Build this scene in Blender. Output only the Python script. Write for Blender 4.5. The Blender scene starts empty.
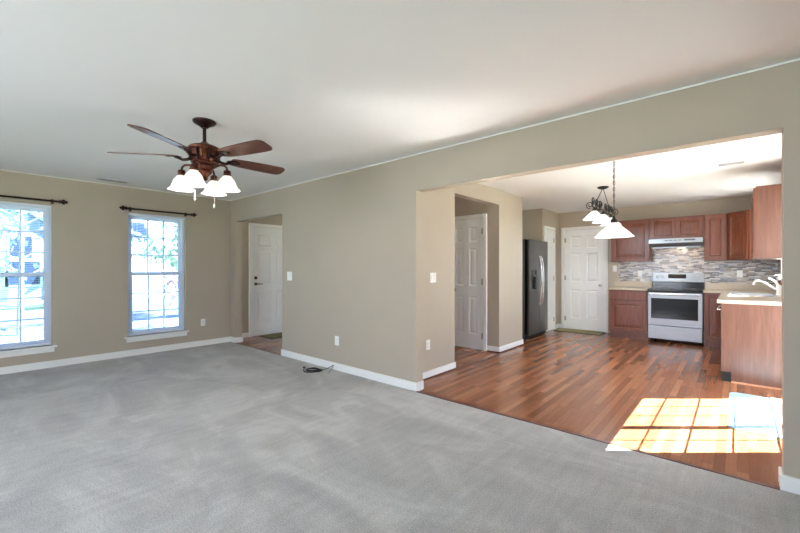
import bpy, bmesh, math, random
from mathutils import Vector, Matrix
random.seed(7)
sc = bpy.context.scene
COL = sc.collection
PI = math.pi

def S(r, g, b):
    def f(c):
        c /= 255.0
        return c / 12.92 if c <= 0.04045 else ((c + 0.055) / 1.055) ** 2.4
    return (f(r), f(g), f(b), 1.0)

# ------------------------------------------------------------------ camera
cam_d = bpy.data.cameras.new('camera')
cam = bpy.data.objects.new('camera', cam_d)
COL.objects.link(cam)
cam.location = (0, 0, 1.266)
cam.rotation_euler = (PI / 2, 0, 0.7178)
cam_d.sensor_width = 36
cam_d.lens = 385.9 / 800 * 36
cam_d.shift_y = 1.78 / 800
cam_d.clip_start = 0.02
sc.camera = cam

# ------------------------------------------------------------------ exposure, sky, sun
sc.view_settings.view_transform = 'Standard'
sc.view_settings.look = 'None'
sc.view_settings.exposure = 0.0
sc.view_settings.gamma = 1.0
sc.view_settings.use_curve_mapping = False
try:
    sc.cycles.use_denoising = True
    sc.cycles.max_bounces = 12
    sc.cycles.diffuse_bounces = 6
    sc.cycles.transparent_max_bounces = 16
    sc.cycles.sample_clamp_indirect = 0.0
    sc.cycles.caustics_reflective = True
    sc.cycles.blur_glossy = 0.0
    sc.cycles.caustics_refractive = False
except Exception:
    pass

SKY = 6.5
w = bpy.data.worlds.new('sky')
sc.world = w
w.use_nodes = True
nt = w.node_tree
nt.nodes.clear()
wo = nt.nodes.new('ShaderNodeOutputWorld')
bg = nt.nodes.new('ShaderNodeBackground')
tc = nt.nodes.new('ShaderNodeTexCoord')
sx = nt.nodes.new('ShaderNodeSeparateXYZ')
rp = nt.nodes.new('ShaderNodeValToRGB')
rp.color_ramp.elements[0].position = 0.0
rp.color_ramp.elements[0].color = (0.70, 0.82, 1.0, 1)
rp.color_ramp.elements[1].position = 0.8
rp.color_ramp.elements[1].color = (0.45, 0.68, 1.0, 1)
bg.inputs['Strength'].default_value = SKY
nt.links.new(tc.outputs['Generated'], sx.inputs[0])
nt.links.new(sx.outputs['Z'], rp.inputs[0])
nt.links.new(rp.outputs[0], bg.inputs['Color'])
nt.links.new(bg.outputs[0], wo.inputs[0])

EL = math.radians(50.8)
sun_d = bpy.data.lights.new('sun', 'SUN')
sun_d.energy = 96.0
sun_d.angle = math.radians(0.3)
sun_d.color = (1.0, 0.98, 0.96)
sun = bpy.data.objects.new('sun', sun_d)
COL.objects.link(sun)
sun.rotation_euler = Vector((-0.755 * math.cos(EL), -0.657 * math.cos(EL), -math.sin(EL))).to_track_quat('-Z', 'Y').to_euler()
sun.location = (8, 7, 10)

def area(name, loc, direction, sx_, sy_, energy=0.0, color=(1, 1, 1), portal=False):
    d = bpy.data.lights.new(name, 'AREA')
    d.shape = 'RECTANGLE'
    d.size, d.size_y = sx_, sy_
    d.energy = energy
    d.color = color
    if portal:
        d.cycles.is_portal = True
    o = bpy.data.objects.new(name, d)
    COL.objects.link(o)
    o.location = loc
    o.rotation_euler = Vector(direction).to_track_quat('-Z', 'Z').to_euler()
    return o

# daylight through the openings (portals guide the sky's own light)
area('sky_portal', (-6.70, 0.41, 1.18), (1, 0, 0), 0.8, 1.8, portal=True)
area('sky_portal', (-6.70, 1.99, 1.18), (1, 0, 0), 0.8, 1.8, portal=True)
area('sky_portal', (0.60, 4.78, 1.1), (-1, 0, 0), 1.66, 2.0, portal=True)
area('sky_portal', (0.60, 7.25, 1.58), (-1, 0, 0), 0.75, 0.9, portal=True)
# fill lamps added at two unseen windows behind the camera
area('back_fill', (-2.6, -2.58, 1.35), (0.0, 1, -0.12), 1.9, 1.7, 74.0, (0.86, 0.90, 1.0))
area('back_fill', (0.2, -2.58, 1.35), (-0.1, 1, 0.12), 1.9, 1.7, 4.0, (0.84, 0.93, 1.0))

# ------------------------------------------------------------------ materials
MATS = {}
def newmat(name):
    m = bpy.data.materials.new(name)
    m.use_nodes = True
    n = m.node_tree
    n.nodes.clear()
    out = n.nodes.new('ShaderNodeOutputMaterial')
    return m, n, out

def N(n, t, **kw):
    x = n.nodes.new(t)
    for k, v in kw.items():
        if k in x.inputs.keys():
            x.inputs[k].default_value = v
        else:
            setattr(x, k, v)
    return x

def ramp(n, stops, interp='LINEAR'):
    r = n.nodes.new('ShaderNodeValToRGB')
    r.color_ramp.interpolation = interp
    e = r.color_ramp.elements
    while len(e) < len(stops):
        e.new(0.5)
    for k, (p, c) in enumerate(stops):
        e[k].position = p
        e[k].color = c
    return r

def mapping(n, scale=(1, 1, 1), rot=(0, 0, 0), coord='Object'):
    t = n.nodes.new('ShaderNodeTexCoord')
    m = n.nodes.new('ShaderNodeMapping')
    m.inputs['Scale'].default_value = scale
    m.inputs['Rotation'].default_value = rot
    n.links.new(t.outputs[coord], m.inputs['Vector'])
    return m

def plain(name, col, rough=0.5, metal=0.0, bump=0.0, bscale=200.0, var=0.0, vscale=6.0, spec=0.5, coat=0.0):
    m, n, out = newmat(name)
    p = N(n, 'ShaderNodeBsdfPrincipled')
    p.inputs['Base Color'].default_value = col
    p.inputs['Roughness'].default_value = rough
    p.inputs['Metallic'].default_value = metal
    p.inputs['Specular IOR Level'].default_value = spec
    p.inputs['Coat Weight'].default_value = coat
    mp = mapping(n)
    if var > 0:
        no = N(n, 'ShaderNodeTexNoise', Scale=vscale, Detail=4.0)
        n.links.new(mp.outputs[0], no.inputs['Vector'])
        lo = tuple(c * (1 - var) for c in col[:3]) + (1,)
        hi = tuple(min(1, c * (1 + var)) for c in col[:3]) + (1,)
        r = ramp(n, [(0.3, lo), (0.7, hi)])
        n.links.new(no.outputs['Fac'], r.inputs[0])
        n.links.new(r.outputs[0], p.inputs['Base Color'])
    if bump > 0:
        nb = N(n, 'ShaderNodeTexNoise', Scale=bscale, Detail=3.0)
        n.links.new(mp.outputs[0], nb.inputs['Vector'])
        b = N(n, 'ShaderNodeBump', Strength=bump, Distance=0.004)
        n.links.new(nb.outputs['Fac'], b.inputs['Height'])
        n.links.new(b.outputs[0], p.inputs['Normal'])
    n.links.new(p.outputs[0], out.inputs[0])
    MATS[name] = m
    return m

WALL = plain('wall_paint', S(182, 171, 155), 0.62, bump=0.08, bscale=260, var=0.015, vscale=3, spec=0.3)
CEIL = plain('ceiling_paint', S(234, 233, 229), 0.8, bump=0.10, bscale=180, spec=0.2)
WHITE = plain('white_trim_paint', S(240, 240, 238), 0.38, bump=0.02, bscale=40)
DOORW = plain('white_door_paint', S(236, 237, 236), 0.42, bump=0.03, bscale=60)
PLASTIC = plain('white_plastic', S(243, 243, 241), 0.35)
SLOT = plain('dark_slot', S(70, 68, 66), 0.6)
VINYL = plain('window_vinyl', S(226, 231, 238), 0.4)
BRONZE = plain('oil_rubbed_bronze', S(58, 40, 34), 0.36, metal=0.75, var=0.25, vscale=18)
COPPER = plain('copper_bronze', S(94, 54, 42), 0.3, metal=0.8, var=0.3, vscale=14)
IRON = plain('black_iron', S(36, 32, 31), 0.45, metal=0.5, var=0.15, vscale=30)
BRASS = plain('aged_brass', S(96, 76, 52), 0.3, metal=0.9, var=0.1)
NICKEL = plain('satin_nickel', S(178, 172, 160), 0.3, metal=0.95)
BLACK = plain('black_gloss', S(14, 14, 15), 0.12)
BLACKM = plain('black_matte', S(26, 26, 27), 0.5)
FRSIDE = plain('fridge_side_paint', S(88, 88, 92), 0.45, metal=0.2)
LAM = plain('beige_laminate', S(194, 178, 155), 0.34, var=0.12, vscale=90)
CHROME = plain('polished_steel', S(210, 212, 214), 0.16, metal=1.0)
CORDB = plain('black_rubber', S(20, 20, 22), 0.5)
CORDG = plain('grey_cable_jacket', S(118, 122, 126), 0.5)
SHOE = plain('shoe_moulding_wood', S(96, 52, 34), 0.4)
VENTM = plain('vent_white_metal', S(205, 205, 204), 0.5)
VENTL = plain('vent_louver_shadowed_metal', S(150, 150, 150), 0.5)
VENTD = plain('vent_dark', S(52, 52, 54), 0.7)

def stainless(name, col, rough=0.3, ax=(4, 4, 220)):
    m, n, out = newmat(name)
    p = N(n, 'ShaderNodeBsdfPrincipled')
    mp = mapping(n, ax)
    no = N(n, 'ShaderNodeTexNoise', Scale=1.0, Detail=3.0)
    n.links.new(mp.outputs[0], no.inputs['Vector'])
    r = ramp(n, [(0.25, tuple(c * 0.9 for c in col[:3]) + (1,)), (0.75, tuple(min(1, c * 1.08) for c in col[:3]) + (1,))])
    n.links.new(no.outputs['Fac'], r.inputs[0])
    n.links.new(r.outputs[0], p.inputs['Base Color'])
    p.inputs['Metallic'].default_value = 0.85
    p.inputs['Roughness'].default_value = rough
    b = N(n, 'ShaderNodeBump', Strength=0.03, Distance=0.002)
    n.links.new(no.outputs['Fac'], b.inputs['Height'])
    n.links.new(b.outputs[0], p.inputs['Normal'])
    n.links.new(p.outputs[0], out.inputs[0])
    return m
STEEL = stainless('brushed_steel', S(166, 167, 170), 0.4)
FRIDGE = stainless('slate_steel', S(122, 120, 118), 0.3)

def wood(name, dark, mid, light, rough=0.35, scale=(14, 14, 1.2), coat=0.15, bump=0.03):
    m, n, out = newmat(name)
    p = N(n, 'ShaderNodeBsdfPrincipled')
    mp = mapping(n, scale)
    no = N(n, 'ShaderNodeTexNoise', Scale=3.0, Detail=8.0, Roughness=0.62, Distortion=0.6)
    n.links.new(mp.outputs[0], no.inputs['Vector'])
    r = ramp(n, [(0.25, dark), (0.5, mid), (0.78, light)])
    n.links.new(no.outputs['Fac'], r.inputs[0])
    n.links.new(r.outputs[0], p.inputs['Base Color'])
    p.inputs['Roughness'].default_value = rough
    p.inputs['Coat Weight'].default_value = coat
    p.inputs['Coat Roughness'].default_value = 0.25
    b = N(n, 'ShaderNodeBump', Strength=bump, Distance=0.003)
    n.links.new(no.outputs['Fac'], b.inputs['Height'])
    n.links.new(b.outputs[0], p.inputs['Normal'])
    n.links.new(p.outputs[0], out.inputs[0])
    return m
CHERRY = wood('cherry_wood', S(86, 40, 23), S(114, 58, 35), S(138, 78, 52))
CHERRYP = wood('cherry_panel', S(88, 54, 42), S(102, 66, 52), S(116, 80, 66), rough=0.3, scale=(9, 9, 0.8))
WALNUT = wood('walnut_blade', S(72, 38, 26), S(98, 54, 38), S(126, 74, 52), rough=0.3, scale=(3, 24, 24))

def floor_wood():
    m, n, out = newmat('oak_strip_floor')
    p = N(n, 'ShaderNodeBsdfPrincipled')
    mp = mapping(n, (1, 1, 1), (0, 0, PI / 2))
    br = N(n, 'ShaderNodeTexBrick')
    br.inputs['Color1'].default_value = (0, 0, 0, 1)
    br.inputs['Color2'].default_value = (1, 1, 1, 1)
    br.inputs['Mortar'].default_value = (0.5, 0.5, 0.5, 1)
    br.inputs['Scale'].default_value = 1.0
    br.inputs['Mortar Size'].default_value = 0.0008
    br.inputs['Mortar Smooth'].default_value = 0.1
    br.inputs['Bias'].default_value = 0.0
    br.inputs['Brick Width'].default_value = 0.74
    br.inputs['Row Height'].default_value = 0.0572
    br.offset = 0.37
    br.offset_frequency = 3
    n.links.new(mp.outputs[0], br.inputs['Vector'])
    r = ramp(n, [(0.0, S(132, 80, 52)), (0.35, S(148, 94, 64)), (0.65, S(158, 102, 71)), (1.0, S(176, 120, 86))])
    n.links.new(br.outputs['Color'], r.inputs[0])
    mg = mapping(n, (38, 2.2, 1))
    g = N(n, 'ShaderNodeTexNoise', Scale=2.2, Detail=8.0, Roughness=0.65, Distortion=1.1)
    n.links.new(mg.outputs[0], g.inputs['Vector'])
    rg = ramp(n, [(0.28, (0.70, 0.65, 0.61, 1)), (0.62, (1.06, 1.05, 1.04, 1))])
    n.links.new(g.outputs['Fac'], rg.inputs[0])
    mx = n.nodes.new('ShaderNodeMix')
    mx.data_type = 'RGBA'
    mx.blend_type = 'MULTIPLY'
    mx.inputs[0].default_value = 0.8
    n.links.new(r.outputs[0], mx.inputs[6])
    n.links.new(rg.outputs[0], mx.inputs[7])
    mj = n.nodes.new('ShaderNodeMix')
    mj.data_type = 'RGBA'
    n.links.new(br.outputs['Fac'], mj.inputs[0])
    n.links.new(mx.outputs[2], mj.inputs[6])
    mj.inputs[7].default_value = S(116, 70, 46)
    n.links.new(mj.outputs[2], p.inputs['Base Color'])
    p.inputs['Roughness'].default_value = 0.21
    p.inputs['Specular IOR Level'].default_value = 0.5
    b = N(n, 'ShaderNodeBump', Strength=0.05, Distance=0.002)
    n.links.new(g.outputs['Fac'], b.inputs['Height'])
    n.links.new(b.outputs[0], p.inputs['Normal'])
    n.links.new(p.outputs[0], out.inputs[0])
    return m
OAK = floor_wood()

def carpet_mat():
    m, n, out = newmat('grey_cut_pile_carpet')
    p = N(n, 'ShaderNodeBsdfPrincipled')
    mp = mapping(n)
    f1 = N(n, 'ShaderNodeTexNoise', Scale=125.0, Detail=5.0, Roughness=0.75)
    n.links.new(mp.outputs[0], f1.inputs['Vector'])
    r1 = ramp(n, [(0.3, S(146, 144, 143)), (0.52, S(194, 192, 190)), (0.72, S(226, 224, 222))])
    n.links.new(f1.outputs['Fac'], r1.inputs[0])
    # nap brushed one way or the other by the vacuum cleaner
    m2 = mapping(n, (0.9, 1.7, 1), (0, 0, 0.5))
    f2 = N(n, 'ShaderNodeTexNoise', Scale=1.1, Detail=5.0, Roughness=0.6, Distortion=1.3)
    n.links.new(m2.outputs[0], f2.inputs['Vector'])
    r2 = ramp(n, [(0.36, (0.82, 0.82, 0.83, 1)), (0.5, (0.94, 0.94, 0.94, 1)), (0.62, (1.10, 1.10, 1.09, 1))])
    n.links.new(f2.outputs['Fac'], r2.inputs[0])
    m3 = mapping(n, (9, 1.4, 1), (0, 0, -0.35))
    f3 = N(n, 'ShaderNodeTexNoise', Scale=2.2, Detail=3.0)
    n.links.new(m3.outputs[0], f3.inputs['Vector'])
    r3 = ramp(n, [(0.35, (0.94, 0.94, 0.94, 1)), (0.65, (1.05, 1.05, 1.05, 1))])
    n.links.new(f3.outputs['Fac'], r3.inputs[0])
    a = n.nodes.new('ShaderNodeMix'); a.data_type = 'RGBA'; a.blend_type = 'MULTIPLY'; a.inputs[0].default_value = 1
    c = n.nodes.new('ShaderNodeMix'); c.data_type = 'RGBA'; c.blend_type = 'MULTIPLY'; c.inputs[0].default_value = 1
    n.links.new(r1.outputs[0], a.inputs[6]); n.links.new(r2.outputs[0], a.inputs[7])
    n.links.new(a.outputs[2], c.inputs[6]); n.links.new(r3.outputs[0], c.inputs[7])
    n.links.new(c.outputs[2], p.inputs['Base Color'])
    p.inputs['Roughness'].default_value = 0.95
    p.inputs['Specular IOR Level'].default_value = 0.1
    p.inputs['Sheen Weight'].default_value = 0.15
    b = N(n, 'ShaderNodeBump', Strength=0.75, Distance=0.012)
    n.links.new(f1.outputs['Fac'], b.inputs['Height'])
    n.links.new(b.outputs[0], p.inputs['Normal'])
    n.links.new(p.outputs[0], out.inputs[0])
    return m
CARPET = carpet_mat()

def mosaic(name, rot):
    m, n, out = newmat(name)
    p = N(n, 'ShaderNodeBsdfPrincipled')
    mp = mapping(n, (1, 1, 1), rot)
    br = N(n, 'ShaderNodeTexBrick')
    br.inputs['Color1'].default_value = (0, 0, 0, 1)
    br.inputs['Color2'].default_value = (1, 1, 1, 1)
    br.inputs['Mortar'].default_value = (0.5, 0.5, 0.5, 1)
    br.inputs['Scale'].default_value = 1.0
    br.inputs['Mortar Size'].default_value = 0.0016
    br.inputs['Bias'].default_value = 0.0
    br.inputs['Brick Width'].default_value = 0.115
    br.inputs['Row Height'].default_value = 0.0215
    br.offset = 0.41
    br.offset_frequency = 3
    br.squash = 0.62
    br.squash_frequency = 2
    n.links.new(mp.outputs[0], br.inputs['Vector'])
    r = ramp(n, [(0.0, S(104, 98, 100)), (0.14, S(196, 190, 186)), (0.3, S(150, 132, 118)), (0.42, S(214, 208, 204)),
                 (0.56, S(128, 122, 128)), (0.68, S(178, 164, 152)), (0.82, S(160, 160, 170)), (0.92, S(118, 100, 90))], 'CONSTANT')
    n.links.new(br.outputs['Color'], r.inputs[0])
    mj = n.nodes.new('ShaderNodeMix'); mj.data_type = 'RGBA'
    n.links.new(br.outputs['Fac'], mj.inputs[0])
    n.links.new(r.outputs[0], mj.inputs[6])
    mj.inputs[7].default_value = S(186, 182, 178)
    n.links.new(mj.outputs[2], p.inputs['Base Color'])
    p.inputs['Roughness'].default_value = 0.18
    b = N(n, 'ShaderNodeBump', Strength=0.3, Distance=0.002, invert=True)
    n.links.new(br.outputs['Fac'], b.inputs['Height'])
    n.links.new(b.outputs[0], p.inputs['Normal'])
    n.links.new(p.outputs[0], out.inputs[0])
    return m
MOS_BACK = mosaic('mosaic_back', (-PI / 2, 0, 0))
MOS_RIGHT = mosaic('mosaic_right', (0, -PI / 2, -PI / 2))

def glass_mat(name, tint):
    m, n, out = newmat(name)
    t = N(n, 'ShaderNodeBsdfTransparent')
    t.inputs['Color'].default_value = tint
    g = N(n, 'ShaderNodeBsdfGlossy', Roughness=0.01)
    mx = N(n, 'ShaderNodeMixShader')
    mx.inputs[0].default_value = 0.05
    n.links.new(t.outputs[0], mx.inputs[1]); n.links.new(g.outputs[0], mx.inputs[2])
    n.links.new(mx.outputs[0], out.inputs[0])
    return m
GLASS = glass_mat('clear_window_glass', (0.97, 0.985, 0.99, 1))
GLASSF = glass_mat('tinted_front_glass', (0.46, 0.565, 0.69, 1))  # tint added to dim and cool the light through the front panes

def shade_mat(name, strength, col):
    m, n, out = newmat(name)
    d = N(n, 'ShaderNodeBsdfDiffuse'); d.inputs[0].default_value = (0.8, 0.78, 0.74, 1)
    t = N(n, 'ShaderNodeBsdfTranslucent'); t.inputs[0].default_value = (0.45, 0.43, 0.4, 1)
    mx = N(n, 'ShaderNodeMixShader'); mx.inputs[0].default_value = 0.55
    e = N(n, 'ShaderNodeEmission', Strength=strength); e.inputs[0].default_value = col
    mp = mapping(n)
    no = N(n, 'ShaderNodeTexNoise', Scale=9.0, Detail=3.0)
    n.links.new(mp.outputs[0], no.inputs['Vector'])
    r = ramp(n, [(0.3, tuple(c * 0.93 for c in col[:3]) + (1,)), (0.7, col)])
    n.links.new(no.outputs['Fac'], r.inputs[0]); n.links.new(r.outputs[0], e.inputs[0])
    ad = N(n, 'ShaderNodeAddShader')
    n.links.new(d.outputs[0], mx.inputs[1]); n.links.new(t.outputs[0], mx.inputs[2])
    n.links.new(mx.outputs[0], ad.inputs[0]); n.links.new(e.outputs[0], ad.inputs[1])
    n.links.new(ad.outputs[0], out.inputs[0])
    return m
SHADE = shade_mat('lit_frosted_glass', 0.45, (1.0, 0.97, 0.9, 1))
SHADE2 = shade_mat('lit_alabaster_glass', 0.36, (1.0, 0.96, 0.88, 1))
def emis(name, col, st):
    m, n, out = newmat(name)
    e = N(n, 'ShaderNodeEmission', Strength=st); e.inputs[0].default_value = col
    n.links.new(e.outputs[0], out.inputs[0])
    return m
BULB = emis('lit_bulb', (1.0, 0.93, 0.8, 1), 3.0)

def mat_woven(name, a, b_, sc_=60.0):
    m, n, out = newmat(name)
    p = N(n, 'ShaderNodeBsdfPrincipled', Roughness=0.95)
    mp = mapping(n)
    no = N(n, 'ShaderNodeTexNoise', Scale=sc_, Detail=4.0, Roughness=0.7)
    n.links.new(mp.outputs[0], no.inputs['Vector'])
    r = ramp(n, [(0.35, a), (0.65, b_)])
    n.links.new(no.outputs['Fac'], r.inputs[0]); n.links.new(r.outputs[0], p.inputs['Base Color'])
    bp = N(n, 'ShaderNodeBump', Strength=0.6, Distance=0.006)
    n.links.new(no.outputs['Fac'], bp.inputs['Height']); n.links.new(bp.outputs[0], p.inputs['Normal'])
    n.links.new(p.outputs[0], out.inputs[0])
    return m
OLIVE = mat_woven('olive_mat', S(124, 118, 76), S(158, 150, 104))
HALLMAT = mat_woven('green_brown_mat', S(86, 82, 46), S(120, 112, 66))
MATEDGE = plain('mat_dark_edge', S(40, 34, 28), 0.9)
RUGBLUE = mat_woven('pale_blue_rug', S(140, 170, 180), S(172, 198, 206), 80)
LAWN = mat_woven('lawn_grass', S(108, 120, 78), S(150, 158, 112), 9.0)
ASPHALT = plain('asphalt', S(128, 130, 136), 0.9, var=0.08, vscale=4)
CONCRETE = plain('concrete', S(190, 188, 182), 0.85, var=0.06, vscale=3)
BARK = plain('bark', S(168, 158, 150), 0.9, bump=0.5, bscale=24, var=0.2, vscale=9)
LEAFA = plain('leaf_green', S(176, 190, 150), 0.6, var=0.25, vscale=3)
LEAFB = plain('leaf_pinkish', S(216, 184, 170), 0.6, var=0.25, vscale=3)
LEAFC = plain('leaf_bluish', S(186, 196, 194), 0.6, var=0.25, vscale=3)
SIDING = plain('white_siding', S(226, 226, 224), 0.6, var=0.03, vscale=2)
SIDINGB = plain('blue_siding', S(170, 180, 196), 0.6, var=0.03, vscale=2)
SHINGLE = plain('grey_blue_shingle', S(120, 134, 156), 0.85, var=0.15, vscale=8)
DARKGL = plain('house_window_glass', S(70, 80, 96), 0.1)

# ------------------------------------------------------------------ geometry helpers
class B:
    def __init__(s):
        s.bm = bmesh.new()
    def quad(s, pts):
        vs = [s.bm.verts.new(p) for p in pts]
        return s.bm.faces.new(vs)
    def box(s, x0, x1, y0, y1, z0, z1):
        x0, x1 = min(x0, x1), max(x0, x1); y0, y1 = min(y0, y1), max(y0, y1); z0, z1 = min(z0, z1), max(z0, z1)
        v = [s.bm.verts.new(p) for p in [(x0, y0, z0), (x1, y0, z0), (x1, y1, z0), (x0, y1, z0), (x0, y0, z1), (x1, y0, z1), (x1, y1, z1), (x0, y1, z1)]]
        for f in [(0, 3, 2, 1), (4, 5, 6, 7), (0, 1, 5, 4), (1, 2, 6, 5), (2, 3, 7, 6), (3, 0, 4, 7)]:
            s.bm.faces.new([v[i] for i in f])
        return s
    def prism(s, poly, axis, a, b):
        """poly of 2-D points extruded along axis ('x','y','z') from a to b"""
        def P(p, t):
            return {'x': (t, p[0], p[1]), 'y': (p[0], t, p[1]), 'z': (p[0], p[1], t)}[axis]
        va = [s.bm.verts.new(P(p, a)) for p in poly]
        vb = [s.bm.verts.new(P(p, b)) for p in poly]
        k = len(poly)
        s.bm.faces.new(va); s.bm.faces.new(vb[::-1])
        for i in range(k):
            s.bm.faces.new([va[i], vb[i], vb[(i + 1) % k], va[(i + 1) % k]])
        return s
    def tube(s, pts, r, seg=8, closed=False):
        pts = [Vector(p) for p in pts]
        rr = r if isinstance(r, (list, tuple)) else [r] * len(pts)
        rings = []
        n = len(pts)
        up = None
        for i, p in enumerate(pts):
            if closed:
                t = (pts[(i + 1) % n] - pts[i - 1]).normalized()
            else:
                t = (pts[min(i + 1, n - 1)] - pts[max(i - 1, 0)]).normalized()
            if up is None:
                up = Vector((0, 0, 1)) if abs(t.z) < 0.9 else Vector((1, 0, 0))
            a = t.cross(up)
            if a.length < 1e-5:
                a = t.cross(Vector((0.3, 1, 0.2)))
            a.normalize()
            b = a.cross(t).normalized()
            up = b
            rings.append([s.bm.verts.new(p + rr[i] * (math.cos(2 * PI * k / seg) * a + math.sin(2 * PI * k / seg) * b)) for k in range(seg)])
        m = n if closed else n - 1
        for i in range(m):
            A, Bq = rings[i], rings[(i + 1) % n]
            for k in range(seg):
                s.bm.faces.new([A[k], A[(k + 1) % seg], Bq[(k + 1) % seg], Bq[k]])
        if not closed:
            s.bm.faces.new(rings[0][::-1]); s.bm.faces.new(rings[-1])
        return s
    def lathe(s, prof, c=(0, 0, 0), seg=24, axis='z', cap=True):
        """prof list of (radius, height)"""
        rings = []
        for r, h in prof:
            ring = []
            for k in range(seg):
                a = 2 * PI * k / seg
                q = {'z': (r * math.cos(a), r * math.sin(a), h), 'x': (h, r * math.cos(a), r * math.sin(a)), 'y': (r * math.sin(a), h, r * math.cos(a))}[axis]
                ring.append(s.bm.verts.new(Vector(q) + Vector(c)))
            rings.append(ring)
        for i in range(len(rings) - 1):
            for k in range(seg):
                s.bm.faces.new([rings[i][k], rings[i][(k + 1) % seg], rings[i + 1][(k + 1) % seg], rings[i + 1][k]])
        if cap:
            if prof[0][0] > 1e-4: s.bm.faces.new(rings[0][::-1])
            if prof[-1][0] > 1e-4: s.bm.faces.new(rings[-1])
        return s
    def ball(s, c, r, seg=12):
        pr = [(max(1e-4, r * math.sin(PI * i / 8)), -r * math.cos(PI * i / 8)) for i in range(9)]
        return s.lathe(pr, c, seg)
    def xf(s, M):
        bmesh.ops.transform(s.bm, matrix=M, verts=s.bm.verts)
        return s
    def build(s, name, mat, parent=None, bevel=0.0, smooth=False, loc=None, solid=0.0):
        me = bpy.data.meshes.new(name)
        bmesh.ops.remove_doubles(s.bm, verts=s.bm.verts, dist=1e-6)
        bmesh.ops.recalc_face_normals(s.bm, faces=s.bm.faces)
        s.bm.to_mesh(me); s.bm.free()
        me.materials.append(mat)
        o = bpy.data.objects.new(name, me)
        COL.objects.link(o)
        if smooth:
            for p in me.polygons: p.use_smooth = True
            try:
                me.set_sharp_from_angle(angle=math.radians(40))
            except Exception:
                pass
        if parent is not None: o.parent = parent
        if loc is not None: o.location = loc
        if solid > 0:
            md = o.modifiers.new('solid', 'SOLIDIFY'); md.thickness = solid; md.offset = 0
        if bevel > 0:
            md = o.modifiers.new('bevel', 'BEVEL'); md.width = bevel; md.segments = 2; md.limit_method = 'ANGLE'
        return o

def bx(*a):
    return B().box(*a)

def tag(o, label=None, cat=None, group=None, kind=None):
    if label: o['label'] = label
    if cat: o['category'] = cat
    if group: o['group'] = group
    if kind: o['kind'] = kind
    return o

def thing(name, loc=(0, 0, 0), rz=0.0, label=None, cat=None, group=None, kind=None):
    o = bpy.data.objects.new(name, None)
    o.empty_display_size = 0.1
    COL.objects.link(o)
    o.location = loc
    o.rotation_euler = (0, 0, rz)
    return tag(o, label, cat, group, kind)

def copy_tree(o, parent=None):
    c = o.copy(); COL.objects.link(c); c.parent = parent
    for ch in list(o.children):
        copy_tree(ch, c)
    return c

def panel_face(b, W, H, rects, y0=0.0, groove=0.009, rim=0.016, field=0.03, raise_=0.006, x0=0.0, z0=0.0):
    """front face (towards -y) of a slab with sunk and raised panels"""
    xs = sorted({x0, x0 + W} | {r[0] for r in rects} | {r[1] for r in rects})
    zs = sorted({z0, z0 + H} | {r[2] for r in rects} | {r[3] for r in rects})
    for i in range(len(xs) - 1):
        for j in range(len(zs) - 1):
            cx, cz = (xs[i] + xs[i + 1]) / 2, (zs[j] + zs[j + 1]) / 2
            if any(r[0] < cx < r[1] and r[2] < cz < r[3] for r in rects): continue
            b.quad([(xs[i], y0, zs[j]), (xs[i + 1], y0, zs[j]), (xs[i + 1], y0, zs[j + 1]), (xs[i], y0, zs[j + 1])])
    for a0, a1, c0, c1 in rects:
        lv = [(0, 0.0), (rim, groove), (rim + 0.006, groove), (rim + field, groove - raise_)]
        rg = [[(a0 + d, y0 + h, c0 + d), (a1 - d, y0 + h, c0 + d), (a1 - d, y0 + h, c1 - d), (a0 + d, y0 + h, c1 - d)] for d, h in lv]
        for k in range(3):
            for q in range(4):
                b.quad([rg[k][q], rg[k][(q + 1) % 4], rg[k + 1][(q + 1) % 4], rg[k + 1][q]])
        b.quad(rg[3])

def slab(b, W, H, T, rects, x0=0.0, z0=0.0, y0=0.0, **kw):
    panel_face(b, W, H, rects, y0=y0, x0=x0, z0=z0, **kw)
    x1, z1, y1 = x0 + W, z0 + H, y0 + T
    b.quad([(x0, y1, z0), (x0, y1, z1), (x1, y1, z1), (x1, y1, z0)])
    # side walls follow the grid so they weld to the front
    xs = sorted({x0, x1} | {r[0] for r in rects} | {r[1] for r in rects})
    zs = sorted({z0, z1} | {r[2] for r in rects} | {r[3] for r in rects})
    for i in range(len(xs) - 1):
        for z in (z0, z1):
            b.quad([(xs[i], y0, z), (xs[i + 1], y0, z), (xs[i + 1], y1, z), (xs[i], y1, z)])
    for j in range(len(zs) - 1):
        for x in (x0, x1):
            b.quad([(x, y0, zs[j]), (x, y0, zs[j + 1]), (x, y1, zs[j + 1]), (x, y1, zs[j])])
    return b

def wall(name, axis, at, thick, a0, a1, z0, z1, holes=(), mat=None, kind='structure'):
    """wall whose visible face lies at `at`; thick may be negative; axis 'x' = plane x const (runs along y)"""
    b = B()
    us = sorted({a0, a1} | {h for q in holes for h in q[:2]})
    vs = sorted({z0, z1} | {h for q in holes for h in q[2:]})
    for i in range(len(us) - 1):
        j = 0
        while j < len(vs) - 1:
            cu = (us[i] + us[i + 1]) / 2
            def hole(jj):
                cz = (vs[jj] + vs[jj + 1]) / 2
                return any(h[0] < cu < h[1] and h[2] < cz < h[3] for h in holes)
            if hole(j):
                j += 1; continue
            k = j
            while k + 1 < len(vs) - 1 and not hole(k + 1): k += 1
            if axis == 'x': b.box(at, at + thick, us[i], us[i + 1], vs[j], vs[k + 1])
            else: b.box(us[i], us[i + 1], at, at + thick, vs[j], vs[k + 1])
            j = k + 1
    o = b.build(name, mat or WALL)
    o['kind'] = kind
    return o

def struct(o):
    o['kind'] = 'structure'
    return o

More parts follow.
